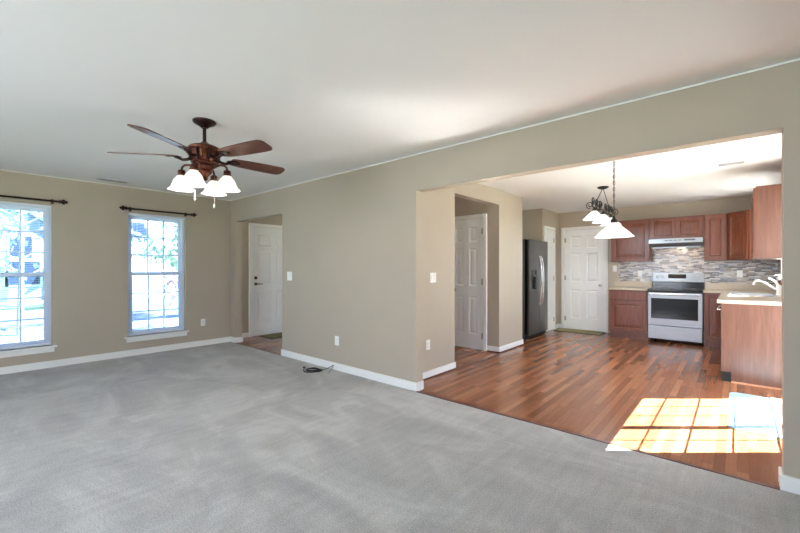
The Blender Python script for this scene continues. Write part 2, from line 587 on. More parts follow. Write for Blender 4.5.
# ------------------------------------------------------------------ the room shell
KF = -0.015            # wood floor level
LW, LT = 3.102, 0.115  # long wall face, thickness
WX = -6.60            # window wall
YB = 8.52              # kitchen back wall
KR = 0.49              # kitchen right wall
PX = -2.7127           # hall / pantry wall facing the kitchen
FY = 5.39              # far wall of the hall with the six-panel door
DX = -6.85             # front-door wall

struct(bx(WX - 0.15, 2.7, -2.7, 3.10, -0.12, 0.0).build('floor', CARPET))
struct(bx(-7.0, 0.62, 3.10, YB + 0.12, -0.12, KF).build('floor_kitchen', OAK))
struct(bx(-2.476, 0.186, 3.082, 3.112, -0.01, 0.004).build('trim_1', SHOE, bevel=0.003))
struct(bx(-6.405, -5.0, 3.082, 3.112, -0.01, 0.004).build('trim_2', SHOE, bevel=0.003))
struct(bx(WX - 0.2, 2.8, -2.8, LW + 0.05, 2.44, 2.62).build('ceiling', CEIL))
struct(bx(-7.1, 0.70, LW + 0.05, YB + 0.2, 2.45, 2.62).build('ceiling_kitchen', CEIL))

W1 = (0.013, 0.793, 0.28, 2.07)
W2 = (1.608, 2.375, 0.28, 2.07)
wall('wall_left', 'x', WX, -0.15, -2.7, LW, -0.1, 2.45, [W1, W2])
wall('wall_middle', 'y', LW, LT, WX - 0.15, 2.7, -0.1, 2.46, [(-6.42, -4.985, -0.1, 2.062), (-2.49, 0.20, -0.1, 2.068)])
wall('wall_back', 'y', -2.6, -0.15, WX - 0.15, 2.75, -0.1, 2.45, [(-3.6, -1.6, 0.45, 2.25), (-0.8, 1.2, 0.45, 2.25)])
wall('wall_right', 'x', 2.6, 0.15, -2.7, LW + LT, -0.1, 2.45)
wall('wall_kitchen_back', 'y', YB, 0.12, -3.7, KR + 0.12, -0.1, 2.46)
PD = (3.95, 5.61, KF, 2.14)
KW = (6.90, 7.62, 1.14, 2.05)
wall('wall_kitchen_right', 'x', KR, 0.12, LW + LT, YB, -0.1, 2.46, [PD, KW])
wall('wall_hall_end', 'x', PX, -0.115, LW + LT, 6.23, -0.1, 2.46, [(4.165, FY, -0.1, 2.228)])
wall('wall_hall_far', 'y', FY, 0.115, DX, PX - 0.115, -0.1, 2.46)
wall('wall_entry', 'x', DX, -0.15, LW + LT, FY, -0.1, 2.46)
wall('wall_pantry_side', 'y', 6.23, -0.115, -3.7, PX - 0.115, -0.1, 2.46)
wall('wall_fridge_back', 'x', -3.62, -0.1, 6.23, 7.60, -0.1, 2.46)
wall('wall_closet_side', 'y', 7.60, 0.115, -3.7, -2.9, -0.1, 2.46)
wall('wall_closet', 'x', -2.90, -0.115, 7.715, YB, -0.1, 2.46)

# paint line where ceiling meets wall
struct(bx(WX, WX + 0.008, -2.6, LW, 2.431, 2.44).build('trim_3', WHITE))
struct(bx(WX + 0.008, 2.6, LW - 0.008, LW, 2.431, 2.44).build('trim_4', WHITE))

BH, BT = 0.088, 0.014
def baseboard(name, segs, z0=0.0, shoe=False):
    """segs: boxes (x0,x1,y0,y1) of the board"""
    b = B()
    for s_ in segs: b.box(*s_, z0, z0 + BH)
    o = struct(b.build(name, WHITE, bevel=0.004))
    if shoe:
        c = B()
        for x0, x1, y0, y1, dx, dy in shoe:
            c.box(x0 + min(dx, 0), x1 + max(dx, 0), y0 + min(dy, 0), y1 + max(dy, 0), z0, z0 + 0.016)
        c.build('shoe_moulding', SHOE, o, bevel=0.003)
    return o
baseboard('baseboard_left', [(WX, WX + BT, -2.6, LW), (WX + BT, -6.42 + BT, LW - BT, LW), (-6.42, -6.42 + BT, LW, LW + LT + BT)])
baseboard('baseboard_middle', [(-4.985 - BT, -2.49 + BT, LW - BT, LW), (-4.985 - BT, -4.985, LW, LW + LT), (-2.49, -2.49 + BT, LW, LW + LT)])
baseboard('baseboard_right', [(0.20 - BT, 2.6, LW - BT, LW), (0.20 - BT, 0.20, LW, LW + LT)])
baseboard('baseboard_hall_end', [(PX, PX + BT, LW + LT, 4.165), (PX - 0.115, PX + BT, 4.165, 4.165 + BT)], KF,
          [(PX + BT, PX + BT, LW + LT, 4.165 + BT, 0.012, 0.0)])
baseboard('baseboard_pantry', [(PX, PX + BT, FY - BT, 6.23), (-2.908, PX, FY - BT, FY), (PX - 0.3, PX + BT, 6.23, 6.23 + BT)], KF,
          [(PX + BT, PX + BT, FY - BT, 6.23 + BT, 0.012, 0.0), (-2.908, PX + BT, FY - BT, FY - BT, 0.0, -0.012)])
baseboard('baseboard_closet', [(-2.90, -2.90 + BT, 8.27, YB), (-2.90, -2.845, YB - BT, YB)], KF)
baseboard('baseboard_entry', [(DX, DX + BT, LW + LT, 3.555)], KF)

# ------------------------------------------------------------------ windows
def front_window(name, y0, y1, label):
    z0, z1 = 0.28, 2.07
    t = thing(name, (WX, (y0 + y1) / 2, z0), 0, label, 'window', 'double-hung front windows', 'structure')
    w2 = (y1 - y0) / 2
    H = z1 - z0
    # frame lines the opening
    b = B()
    b.box(-0.14, -0.055, -w2, -w2 + 0.03, 0, H); b.box(-0.14, -0.055, w2 - 0.03, w2, 0, H)
    b.box(-0.14, -0.055, -w2 + 0.03, w2 - 0.03, H - 0.035, H); b.box(-0.14, -0.055, -w2 + 0.03, w2 - 0.03, 0, 0.03)
    b.build('window_frame', VINYL, t, bevel=0.003)
    mid = H * 0.502
    for nm, xa, xb, za, zb in (('upper_sash', -0.13, -0.10, mid - 0.02, H - 0.035), ('lower_sash', -0.095, -0.065, 0.03, mid + 0.03)):
        s_ = B()
        st = 0.042
        a, c = -w2 + 0.03, w2 - 0.03
        s_.box(xa, xb, a, a + st, za, zb); s_.box(xa, xb, c - st, c, za, zb)
        s_.box(xa, xb, a + st, c - st, za, za + 0.045); s_.box(xa, xb, a + st, c - st, zb - 0.045, zb)
        so = s_.build(nm, VINYL, t, bevel=0.003)
        gl = bx((xa + xb) / 2 - 0.002, (xa + xb) / 2 + 0.002, a + st, c - st, za + 0.045, zb - 0.045).build('glass_pane', GLASSF, so)
        g = B()
        ya, yb = a + st, c - st
        zb0, zb1 = za + 0.045, zb - 0.045
        xm = (xa + xb) / 2
        for k in (1, 2):
            yy = ya + (yb - ya) * k / 3
            g.box(xm - 0.008, xm + 0.008, yy - 0.009, yy + 0.009, zb0, zb1)
            zz = zb0 + (zb1 - zb0) * k / 3
            g.box(xm - 0.0075, xm + 0.0075, ya, yb, zz - 0.009, zz + 0.009)
        g.build('muntin_grid', VINYL, so)
    bx(-0.05, 0.045, -w2 - 0.045, w2 + 0.045, -0.022, 0.0).build('window_stool', WHITE, t, bevel=0.005)
    bx(0.0, 0.016, -w2 - 0.02, w2 + 0.02, -0.082, -0.022).build('window_apron', WHITE, t, bevel=0.004)
    return t
front_window('window_1', W1[0], W1[1], 'tall white double-hung window with nine-pane sashes, cut by the left picture edge')
front_window('window_2', W2[0], W2[1], 'tall white double-hung window with nine-pane sashes, between the fan and the room corner')

def blind(y0, y1, label):
    t = thing('window_blind', (WX, (y0 + y1) / 2, 0.28), 0, label, 'blind', 'mini blinds in the front windows')
    w2 = (y1 - y0) / 2 - 0.006
    H = 1.79
    bx(-0.05, -0.012, -w2, w2, H - 0.032, H - 0.002).build('headrail', VINYL, t, bevel=0.002)
    s_ = B()
    k = 0
    z = 0.055
    tilt = math.radians(7)
    while z < H - 0.05:
        hw = 0.0125
        c, q = hw * math.cos(tilt), hw * math.sin(tilt)
        x = -0.031
        s_.box(x - c, x + c, -w2 + 0.004, w2 - 0.004, z, z + 0.0007)
        z += 0.0225
    so = s_.build('slats', VINYL, t)
    so['kind'] = 'stuff'
    bx(-0.044, -0.018, -w2 + 0.003, w2 - 0.003, 0.012, 0.03).build('bottom_rail', VINYL, t, bevel=0.003)
    for yy in (-w2 * 0.7, w2 * 0.7):
        B().tube([(-0.031, yy, 0.03), (-0.031, yy, H - 0.03)], 0.0012, 5).build('lift_cord', VINYL, t)
    B().tube([(-0.008, w2 - 0.06, H - 0.03), (-0.008, w2 - 0.062, H - 0.75)], 0.003, 6).build('tilt_wand', PLASTIC, t)
    return t
blind(W1[0], W1[1], 'open white mini blind in the window cut by the left picture edge')
blind(W2[0], W2[1], 'open white mini blind in the fully visible window')

def curtain_rod(y0, y1, label):
    x = 0.075
    t = thing('curtain_rod', (WX, (y0 + y1) / 2, 2.118), 0, label, 'curtain rod', 'bare curtain rods over the windows')
    h = (y1 - y0) / 2
    B().tube([(x, -h + 0.07, 0), (x, h - 0.07, 0)], 0.0125, 12).build('rod', BRONZE, t, smooth=True)
    for s_ in (-1, 1):
        f = B()
        e = h - 0.07
        prof = [(0.0095, 0), (0.02, 0.004), (0.02, 0.012), (0.011, 0.018), (0.014, 0.024), (0.026, 0.038), (0.028, 0.048), (0.024, 0.058), (0.012, 0.066), (0.016, 0.074), (0.009, 0.084), (0.001, 0.092)]
        f.lathe([(r * 1.25, s_ * (e + d)) for r, d in prof], (x, 0, 0), 14, 'y')
        f.build('finial', BRONZE, t, smooth=True)
        g = B()
        yy = s_ * (h - 0.125)
        g.box(0, 0.006, yy - 0.014, yy + 0.014, -0.03, 0.03)
        g.tube([(0.004, yy, -0.005), (0.05, yy, -0.018), (x, yy, -0.0165)], 0.005, 8)
        g.tube([(x, yy + 0.012 * 0, -0.0165), (x + 0.014, yy, -0.008), (x + 0.0165, yy, 0.004)], 0.004, 8)
        g.build('bracket', BRONZE, t, smooth=True)
    return t
curtain_rod(-0.115, 0.917, 'bare dark bronze curtain rod over the window cut by the left picture edge')
curtain_rod(1.507, 2.499, 'bare dark bronze curtain rod with both finials showing, nearer the room corner')

# unseen windows added behind the camera to hold the fill lamps
for k, xc in ((3, -2.6), (4, 0.2)):
    t = thing('window_%d' % k, (xc, -2.6, 0.45), 0, None, None, None, 'structure')
    b = B()
    b.box(-1, 1, -0.13, -0.05, 0, 0.05); b.box(-1, 1, -0.13, -0.05, 1.75, 1.8)
    for q in (-1, -0.025, 0.95): b.box(q, q + 0.05, -0.13, -0.05, 0.05, 1.75)
    b.build('window_frame', VINYL, t)
    bx(-0.95, 0.95, -0.095, -0.09, 0.05, 1.75).build('glass_pane', GLASS, t)

# sliding door and sink window in the kitchen right wall
def patio_door():
    y0, y1, z0, z1 = PD
    t = thing('door_5', (KR, 0, 0), 0, None, None, None, 'structure')
    f = B()
    f.box(0.0, 0.12, y0, y0 + 0.035, z0, z1); f.box(0.0, 0.12, y1 - 0.035, y1, z0, z1)
    f.box(0.0, 0.12, y0 + 0.035, y1 - 0.035, z1 - 0.035, z1); f.box(0.0, 0.12, y0 + 0.035, y1 - 0.035, z0, z0 + 0.03)
    f.build('door_frame', WHITE, t)
    for (ga, gb, cols, x) in ((4.63, 5.53, 3, 0.065), (4.03, 4.57, 2, 0.065)):
        p = B()
        gz0, gz1 = 0.11, 2.055
        a, c = ga - 0.045, gb + 0.045
        a = max(a, y0 + 0.036); c = min(c, y1 - 0.036)
        if cols == 3: a = 4.601
        else: c = 4.599
        p.box(x - 0.02, x + 0.02, a, ga, z0 + 0.03, z1 - 0.036); p.box(x - 0.02, x + 0.02, gb, c, z0 + 0.03, z1 - 0.036)
        p.box(x - 0.02, x + 0.02, ga, gb, z0 + 0.03, gz0); p.box(x - 0.02, x + 0.02, ga, gb, gz1, z1 - 0.036)
        po = p.build('door_panel', WHITE, t)
        bx(x - 0.002, x + 0.002, ga, gb, gz0, gz1).build('glass_pane', GLASS, po)
        g = B()
        for k in range(1, cols):
            yy = ga + (gb - ga) * k / cols
            g.box(x - 0.005, x + 0.005, yy - 0.006, yy + 0.006, gz0, gz1)
        for zz in (0.51, 0.92, 1.33, 1.74):
            g.box(x - 0.0045, x + 0.0045, ga, gb, zz - 0.006, zz + 0.006)
        g.build('muntin_grid', WHITE, po)
    c = B()
    c.box(-0.016, 0, y0 - 0.06, y0, z0, z1 + 0.06); c.box(-0.016, 0, y1, y1 + 0.06, z0, z1 + 0.06); c.box(-0.016, 0, y0, y1, z1, z1 + 0.06)
    c.build('casing', WHITE, t, bevel=0.003)
patio_door()

def sink_window():
    y0, y1, z0, z1 = KW
    t = thing('window_5', (KR, 0, 0), 0, 'white-cased window over the sink, a sliver beside the right-hand opening edge', 'window', None, 'structure')
    f = B()
    f.box(0.03, 0.1, y0, y0 + 0.04, z0, z1); f.box(0.03, 0.1, y1 - 0.04, y1, z0, z1)
    f.box(0.03, 0.1, y0 + 0.04, y1 - 0.04, z1 - 0.04, z1); f.box(0.03, 0.1, y0 + 0.04, y1 - 0.04, z0, z0 + 0.04)
    f.box(0.05, 0.09, y0 + 0.04, y1 - 0.04, (z0 + z1) / 2 - 0.02, (z0 + z1) / 2 + 0.02)
    f.build('window_frame', VINYL, t)
    bx(0.068, 0.072, y0 + 0.04, y1 - 0.04, z0 + 0.04, z1 - 0.04).build('glass_pane', GLASS, t)
    c = B()
    c.box(-0.02, 0, y0 - 0.07, y0, z0, z1 + 0.07); c.box(-0.02, 0, y1, y1 + 0.07, z0, z1 + 0.07); c.box(-0.02, 0, y0, y1, z1, z1 + 0.07)
    c.build('casing', WHITE, t, bevel=0.003)
    bx(-0.07, 0.03, y0 - 0.1, y1 + 0.1, z0 - 0.024, z0).build('window_stool', WHITE, t, bevel=0.005)
    bx(-0.018, 0, y0 - 0.07, y1 + 0.07, z0 - 0.085, z0 - 0.024).build('window_apron', WHITE, t, bevel=0.004)
sink_window()

# ------------------------------------------------------------------ doors (local: x along width from hinge/left, -y is the face)
def six_rects(W, H):
    st, ms = (0.115, 0.10) if W > 0.7 else (0.10, 0.105)
    xa, xb, xc, xd = st, (W - ms) / 2, (W + ms) / 2, W - st
    rows = [(0.24, 0.84), (1.0, 1.60), (1.70, H - 0.12)]
    return [(p, q, z0, z1) for z0, z1 in rows for p, q in ((xa, xb), (xc, xd))]

def six_panel_door(name, loc, rz, W, H, label, hinge='right', knob=None, cw=0.062, left_case=True, right_case=True, kmat=NICKEL, rects=None, wallt=0.0):
    t = thing(name, loc, rz, label, 'door', None, 'structure')
    b = slab(B(), W, H, 0.0155, rects or six_rects(W, H), z0=0.008, y0=-0.016, groove=0.012, rim=0.02, raise_=0.008)
    b.build('door_panel', DOORW, t)
    c = B()
    g = 0.004
    if left_case: c.box(-cw - g, -g, -0.028, 0.0, 0, H + g + cw)
    if right_case: c.box(W + g, W + g + cw, -0.028, 0.0, 0, H + g + cw)
    c.box(-g, W + g, -0.028, 0.0, H + g + 0.01, H + g + cw)
    c.build('casing', WHITE, t, bevel=0.004)
    x = W + 0.001 if hinge == 'right' else -0.001
    for z in (0.22, H / 2 + 0.04, H - 0.2):
        h = B()
        h.lathe([(0.0065, z - 0.045), (0.0065, z + 0.045)], (x, -0.02, 0), 10)
        h.lathe([(0.004, z + 0.045), (0.006, z + 0.05), (0.002, z + 0.056)], (x, -0.02, 0), 10)
        sg = -1 if hinge == 'right' else 1
        h.box(x, x + sg * 0.03, -0.0175, -0.0155, z - 0.045, z + 0.045)
        h.build('hinge', NICKEL, t, smooth=True)
    return t

def knob_round(t, x, z, mat, label=None):
    k = B()
    k.lathe([(0.03, -0.005), (0.03, -0.009), (0.012, -0.013), (0.011, -0.035), (0.022, -0.042), (0.028, -0.054), (0.025, -0.066), (0.012, -0.071), (0.001, -0.072)], (x, -0.011, z), 18, 'y')
    o = k.build('knob', mat, t, smooth=True)
    if label: o['label'] = label
    return o

# hall door seen through the kitchen-side opening
d2 = six_panel_door('door_2', (-3.578, FY, KF), 0, 0.60, 2.06, 'six-panel door seen through the hall opening, hinges on its right', 'right')
knob_round(d2, 0.066, 0.93, BRASS, 'aged brass knob')
# front door
d1 = six_panel_door('door_1', (DX, 3.625, KF), PI / 2, 0.91, 2.06, 'front door with lever and deadbolt, half hidden by the wall with the light switch', 'right')
lv = B()
lv.lathe([(0.028, -0.005), (0.028, -0.012), (0.013, -0.018), (0.012, -0.05)], (0.065, -0.011, 0.985), 18, 'y')
lv.tube([(0.065, -0.058, 0.985), (0.10, -0.064, 0.985), (0.16, -0.062, 0.982), (0.185, -0.057, 0.98)], [0.011, 0.010, 0.008, 0.006], 10)
lv.build('lever_handle', BRASS, d1, smooth=True)
db = B()
db.lathe([(0.03, -0.005), (0.03, -0.013), (0.022, -0.02), (0.001, -0.022)], (0.065, -0.011, 1.10), 18, 'y')
db.box(0.06, 0.07, -0.047, -0.03, 1.08, 1.12)
db.build('deadbolt', BRASS, d1, smooth=True)
# kitchen back door
d4 = six_panel_door('door_4', (-2.765, YB, KF), 0, 0.762, 2.075, 'wide white door in the kitchen back wall behind the olive mat', 'left')
knob_round(d4, 0.70, 0.94, NICKEL, 'satin nickel knob')
# narrow closet door on the side wall, hinges on its right
n_rects = [(0.10, 0.36, 0.24, 0.84), (0.10, 0.36, 1.0, 1.6), (0.10, 0.36, 1.7, 1.94)]
d3 = six_panel_door('door_3', (-2.90, 7.735, KF), PI / 2, 0.46, 2.06, 'narrow white closet door between refrigerator and wide white door', 'right', rects=n_rects, left_case=True)

# ------------------------------------------------------------------ wall plates
def outlet(loc, rz, label, gfi=False):
    t = thing('wall_outlet', loc, rz, label, 'outlet', 'white wall outlets')
    bx(-0.036, 0.036, -0.006, 0, -0.058, 0.058).build('cover_plate', PLASTIC, t, bevel=0.003)
    for z in (-0.02, 0.02):
        r = B()
        r.prism([(0.017 * math.cos(a), z + max(-0.013, min(0.013, 0.017 * math.sin(a)))) for a in [2 * PI * k / 20 for k in range(20)]], 'y', -0.0085, -0.005)
        ro = r.build('receptacle', PLASTIC, t)
        q = B()
        q.box(-0.008, -0.0055, -0.0092, -0.0084, z - 0.003, z + 0.006); q.box(0.0055, 0.008, -0.0092, -0.0084, z - 0.003, z + 0.006)
        q.lathe([(0.0025, -0.0092), (0.0025, -0.0084)], (0, 0, z - 0.008), 8, 'y')
        q.build('slots', SLOT, ro)
    return t

def switch(loc, rz, gangs, label, h=0.115):
    t = thing('light_switch', loc, rz, label, 'light switch', 'white light switches')
    wv = 0.036 + 0.023 * (gangs - 1)
    bx(-wv, wv, -0.006, 0, -h / 2, h / 2).build('cover_plate', PLASTIC, t, bevel=0.003)
    for k in range(gangs):
        x = (k - (gangs - 1) / 2) * 0.046
        b = B()
        b.prism([(-0.005, -0.03), (-0.0075, -0.03), (-0.0105, 0.03), (-0.005, 0.03)], 'x', x - 0.016, x + 0.016)
        b.build('rocker', PLASTIC, t, bevel=0.001)
    return t
switch((-4.79, LW, 1.155), 0, 2, 'double light switch on the long wall beside the front hall opening', 0.125)
switch((PX, 3.70, 1.155), PI / 2, 2, 'double light switch on the kitchen-side hall wall above an outlet', 0.118)
switch((-1.815, YB, 1.26), 0, 1, 'light switch beside the white kitchen door', 0.12)
outlet((-3.75, LW, 0.365), 0, 'low outlet on the long wall right of the black cord')
outlet((WX, 2.644, 0.38), PI / 2, 'low outlet on the window wall near the room corner')
outlet((PX, 3.60, 0.375), PI / 2, 'low outlet below the switch on the kitchen-side hall wall')

# ------------------------------------------------------------------ ceiling vents, can light
def vent(loc, rz, L, Wd, label, n=9):
    t = thing('ceiling_vent', loc, rz, label, 'vent', 'ceiling air vents')
    f = B()
    e = 0.022
    f.box(-L / 2, L / 2, -Wd / 2, -Wd / 2 + e, -0.008, 0); f.box(-L / 2, L / 2, Wd / 2 - e, Wd / 2, -0.008, 0)
    f.box(-L / 2, -L / 2 + e, -Wd / 2 + e, Wd / 2 - e, -0.008, 0); f.box(L / 2 - e, L / 2, -Wd / 2 + e, Wd / 2 - e, -0.008, 0)
    f.build('vent_frame', VENTM, t, bevel=0.002)
    bx(-L / 2 + e, L / 2 - e, -Wd / 2 + e, Wd / 2 - e, -0.0015, 0).build('vent_backing', VENTD, t)
    s_ = B()
    for k in range(n):
        y = -Wd / 2 + e + (Wd - 2 * e) * (k + 0.5) / n
        s_.prism([(y - 0.005, -0.002), (y + 0.003, -0.010), (y + 0.0045, -0.009), (y - 0.0035, -0.001)], 'x', -L / 2 + e, L / 2 - e)
    s_.build('louvers', VENTL, t)
    return t
vent((-6.27, 1.36, 2.44), PI / 2, 0.34, 0.13, 'white ceiling air vent above the window wall', 6)
vent((-0.05, 5.72, 2.45), 0, 0.26, 0.15, 'white ceiling air vent in the kitchen ceiling', 6)

t = thing('recessed_light', (0.19, 7.03, 2.45), 0, 'small recessed ceiling light above the kitchen sink run', 'ceiling light')
B().lathe([(0.095, -0.006), (0.098, -0.002), (0.098, 0.0), (0.07, 0.0), (0.07, -0.004), (0.095, -0.006)], (0, 0, 0), 28, cap=False).build('trim_ring', WHITE, t, smooth=True)
B().lathe([(0.07, -0.003), (0.001, -0.0035)], (0, 0, 0), 24).build('lens', emis('lit_lens', (1, 0.96, 0.9, 1), 4.0), t)
def lamp(name, loc, energy, col=(1, 0.88, 0.72), r=0.03, parent=None, kind='POINT', spot=None):
    d = bpy.data.lights.new(name, kind)
    d.energy = energy; d.color = col
    d.shadow_soft_size = r
    if spot: d.spot_size = spot; d.spot_blend = 0.6
    o = bpy.data.objects.new(name, d)
    COL.objects.link(o)
    if parent is not None: o.parent = parent
    o.location = loc
    return o
lamp('can_glow', (0, 0, -0.02), 30, (0.97, 0.98, 1.0), 0.06, t, 'SPOT', math.radians(150))

# ------------------------------------------------------------------ ceiling fan
def ceiling_fan():
    FAN_W = 4.5
    yaw = 0.7178
    t = thing('ceiling_fan', (-3.205, 1.295, 2.44), yaw, 'dark bronze five-blade ceiling fan with four lit frosted shades', 'ceiling fan')
    B().lathe([(0.086, 0.0), (0.086, -0.010), (0.078, -0.020), (0.052, -0.034), (0.032, -0.046), (0.024, -0.056), (0.001, -0.057)], (0, 0, 0), 32).build('canopy', BRONZE, t, smooth=True)
    B().lathe([(0.0135, -0.05), (0.0135, -0.18)], (0, 0, 0), 16).build('downrod', BRONZE, t, smooth=True)
    mh = B().lathe([(r, -0.165 + (z + 0.175) * 0.896) for r, z in [(0.02, -0.175), (0.03, -0.185), (0.05, -0.2), (0.085, -0.212), (0.112, -0.226), (0.122, -0.24), (0.12, -0.252), (0.108, -0.262), (0.106, -0.30),
               (0.1, -0.33), (0.088, -0.355), (0.094, -0.362), (0.094, -0.374), (0.07, -0.385), (0.001, -0.386)]], (0, 0, 0), 36)
    mo = mh.build('motor_housing', COPPER, t, smooth=True)
    for k in range(8):
        rb = B()
        a = 2 * PI * k / 8
        c, s_ = math.cos(a), math.sin(a)
        rb.tube([(r * c, r * s_, z) for r, z in ((0.116, -0.238), (0.113, -0.26), (0.112, -0.28), (0.106, -0.308), (0.096, -0.328))], 0.009, 8)
        rb.build('housing_rib', BRONZE, mo, smooth=True)
    # blades
    zb = -0.283
    for k in range(5):
        a = math.radians(45.5 + 72 * k)
        R = Matrix.Rotation(a, 4, 'Z')
        pitch = Matrix.Rotation(math.radians(-13), 4, 'X')
        n = 18
        top, bot = [], []
        out_ = []
        L0, L1 = 0.205, 0.682
        prof = [(0.0, 0.046), (0.06, 0.058), (0.2, 0.066), (0.5, 0.073), (0.8, 0.076), (0.92, 0.074), (0.97, 0.062), (1.0, 0.038)]
        up_ = [(L0 + (L1 - L0) * u, v) for u, v in prof]
        poly = up_ + [(x, -y) for x, y in up_[::-1]]
        b = B().prism(poly, 'z', -0.004, 0.004)
        b.xf(Matrix.Translation((0, 0, zb)) @ R @ pitch)
        bl = b.build('blade', WALNUT, t, bevel=0.002)
        i = B()
        i.tube([(0.095, 0, -0.01), (0.13, 0, -0.026), (0.165, 0, -0.03), (0.2, 0, -0.013), (0.225, 0, -0.009)], [0.014, 0.012, 0.011, 0.012, 0.009], 8)
        fl_ = [(0.175, 0.018), (0.20, 0.032), (0.235, 0.036), (0.262, 0.026), (0.285, 0.01), (0.292, 0)]
        i.prism(fl_ + [(x, -y) for x, y in fl_[::-1][1:]], 'z', -0.010, -0.0045)
        for x, y in ((0.215, 0.02), (0.215, -0.02), (0.268, 0)):
            i.lathe([(0.007, -0.013), (0.007, -0.010)], (x, y, 0), 8)
        i.xf(Matrix.Translation((0, 0, zb)) @ R @ pitch)
        i.build('blade_iron', BRONZE, bl, smooth=True)
    # light kit
    B().lathe([(r, -0.354 + (z + 0.385) * 0.88) for r, z in [(0.07, -0.385), (0.072, -0.395), (0.062, -0.41), (0.05, -0.425), (0.056, -0.44), (0.052, -0.455), (0.034, -0.475), (0.022, -0.495), (0.026, -0.505), (0.014, -0.52), (0.001, -0.524)]],
              (0, 0, 0), 28).build('light_kit_hub', COPPER, t, smooth=True)
    for k in range(4):
        a = math.radians(3 + 90 * k)
        R = Matrix.Rotation(a, 4, 'Z')
        ar = B().tube([(0.05, 0, -0.43), (0.085, 0, -0.405), (0.12, 0, -0.39), (0.155, 0, -0.392), (0.174, 0, -0.41), (0.178, 0, -0.435)], 0.0085, 10)
        ar.lathe([(0.012, -0.428), (0.024, -0.434), (0.028, -0.446), (0.026, -0.462), (0.032, -0.468), (0.032, -0.478), (0.001, -0.479)], (0.178, 0, 0), 20)
        ar.xf(Matrix.Translation((0, 0, 0.04)) @ R)
        ar.build('lamp_arm', COPPER, t, smooth=True)
        sh = B().lathe([(0.031, -0.474), (0.034, -0.484), (0.046, -0.497), (0.058, -0.515), (0.067, -0.54), (0.077, -0.566), (0.093, -0.582), (0.102, -0.588),
                        (0.099, -0.589), (0.09, -0.584), (0.074, -0.568), (0.064, -0.54), (0.055, -0.516), (0.043, -0.5), (0.031, -0.488)], (0.178, 0, 0), 28, cap=False)
        sh.xf(Matrix.Translation((0, 0, 0.04)) @ R)
        so = sh.build('lamp_shade', SHADE, t, smooth=True)
        bu = B().lathe([(0.001, -0.48), (0.014, -0.482), (0.016, -0.5), (0.027, -0.525), (0.028, -0.545), (0.018, -0.562), (0.001, -0.568)], (0.178, 0, 0), 14)
        bu.xf(Matrix.Translation((0, 0, 0.04)) @ R)
        bu.build('bulb', BULB, so, smooth=True)
        v = R @ Vector((0.178, 0, -0.545))
        lamp('fan_bulb', v, FAN_W, (1, 0.92, 0.8), 0.05, t)
    for (x, y, z1) in ((-0.066, -0.02, -0.615), (0.07, 0.02, -0.665)):
        c = B().tube([(x, y, -0.43), (x, y, z1)], 0.0014, 6)
        c.lathe([(0.001, z1 + 0.006), (0.005, z1), (0.0075, z1 - 0.014), (0.006, z1 - 0.024), (0.001, z1 - 0.028)], (x, y, 0), 10)
        c.build('pull_chain', NICKEL, t, smooth=True)
ceiling_fan()

# ------------------------------------------------------------------ hanging lamps of the dining area
def scroll(c, r0, r1, turns, start, plane, flip=1, n=28):
    """flat spiral of iron in a vertical plane spanned by unit vector plane (xy) and z"""
    pts = []
    for k in range(n):
        u = k / (n - 1)
        a = start + flip * turns * 2 * PI * u
        r = r0 + (r1 - r0) * u
        pts.append((c[0] + plane[0] * r * math.cos(a), c[1] + plane[1] * r * math.cos(a), c[2] + r * math.sin(a)))
    return pts

def bell(R, h, zt):
    """conical bell shade profile hanging down from zt"""
    o = [(0.03, 0), (0.036, 0.01), (0.07, 0.2), (0.10, 0.36), (0.14, 0.55), (0.175, 0.72), (0.2, 0.87), (0.222, 0.97), (0.226, 1.0)]
    s_ = R / 0.226
    out = [(max(0.026, r * s_), zt - h * q) for r, q in o]
    inn = [(max(0.022, r - 0.006), z - 0.001) for r, z in out[::-1]]
    return out + inn

def chain_pendant():
    x, y = -0.938, 4.37
    t = thing('pendant_lamp', (x, y, 2.45), 0.0, 'pendant lamp on a long iron chain with one large white bell shade', 'pendant lamp')
    B().lathe([(0.065, 0), (0.065, -0.008), (0.05, -0.022), (0.018, -0.032), (0.008, -0.045), (0.001, -0.046)], (0, 0, 0), 28).build('canopy', IRON, t, smooth=True)
    c = B()
    z, k = -0.04, 0
    while z > -0.655:
        pts = []
        for q in range(12):
            a = 2 * PI * q / 12
            u, v = 0.0085 * math.cos(a), 0.019 * math.sin(a)
            pts.append((u, 0, z - 0.019 + v) if k % 2 == 0 else (0, u, z - 0.019 + v))
        c.tube(pts, 0.0026, 6, closed=True)
        z -= 0.0325; k += 1
    c.build('chain', IRON, t, smooth=True)
    B().tube([(0.003, 0, -0.04), (-0.003, 0.002, -0.3), (0.002, -0.002, -0.66)], 0.0022, 6).build('lamp_cord', IRON, t)
    B().lathe([(0.004, -0.65), (0.012, -0.662), (0.016, -0.68), (0.03, -0.695), (0.034, -0.715), (0.036, -0.722), (0.001, -0.724)], (0, 0, 0), 22).build('shade_cap', IRON, t, smooth=True)
    so = B().lathe(bell(0.180, 0.150, -0.716), (0, 0, 0), 40, cap=False).build('lamp_shade', SHADE2, t, smooth=True)
    B().ball((0, 0, -0.80), 0.03).build('bulb', BULB, so, smooth=True)
    lamp('pendant_bulb', (0, 0, -0.85), 8, (0.8, 0.9, 1.0), 0.05, t)
chain_pendant()

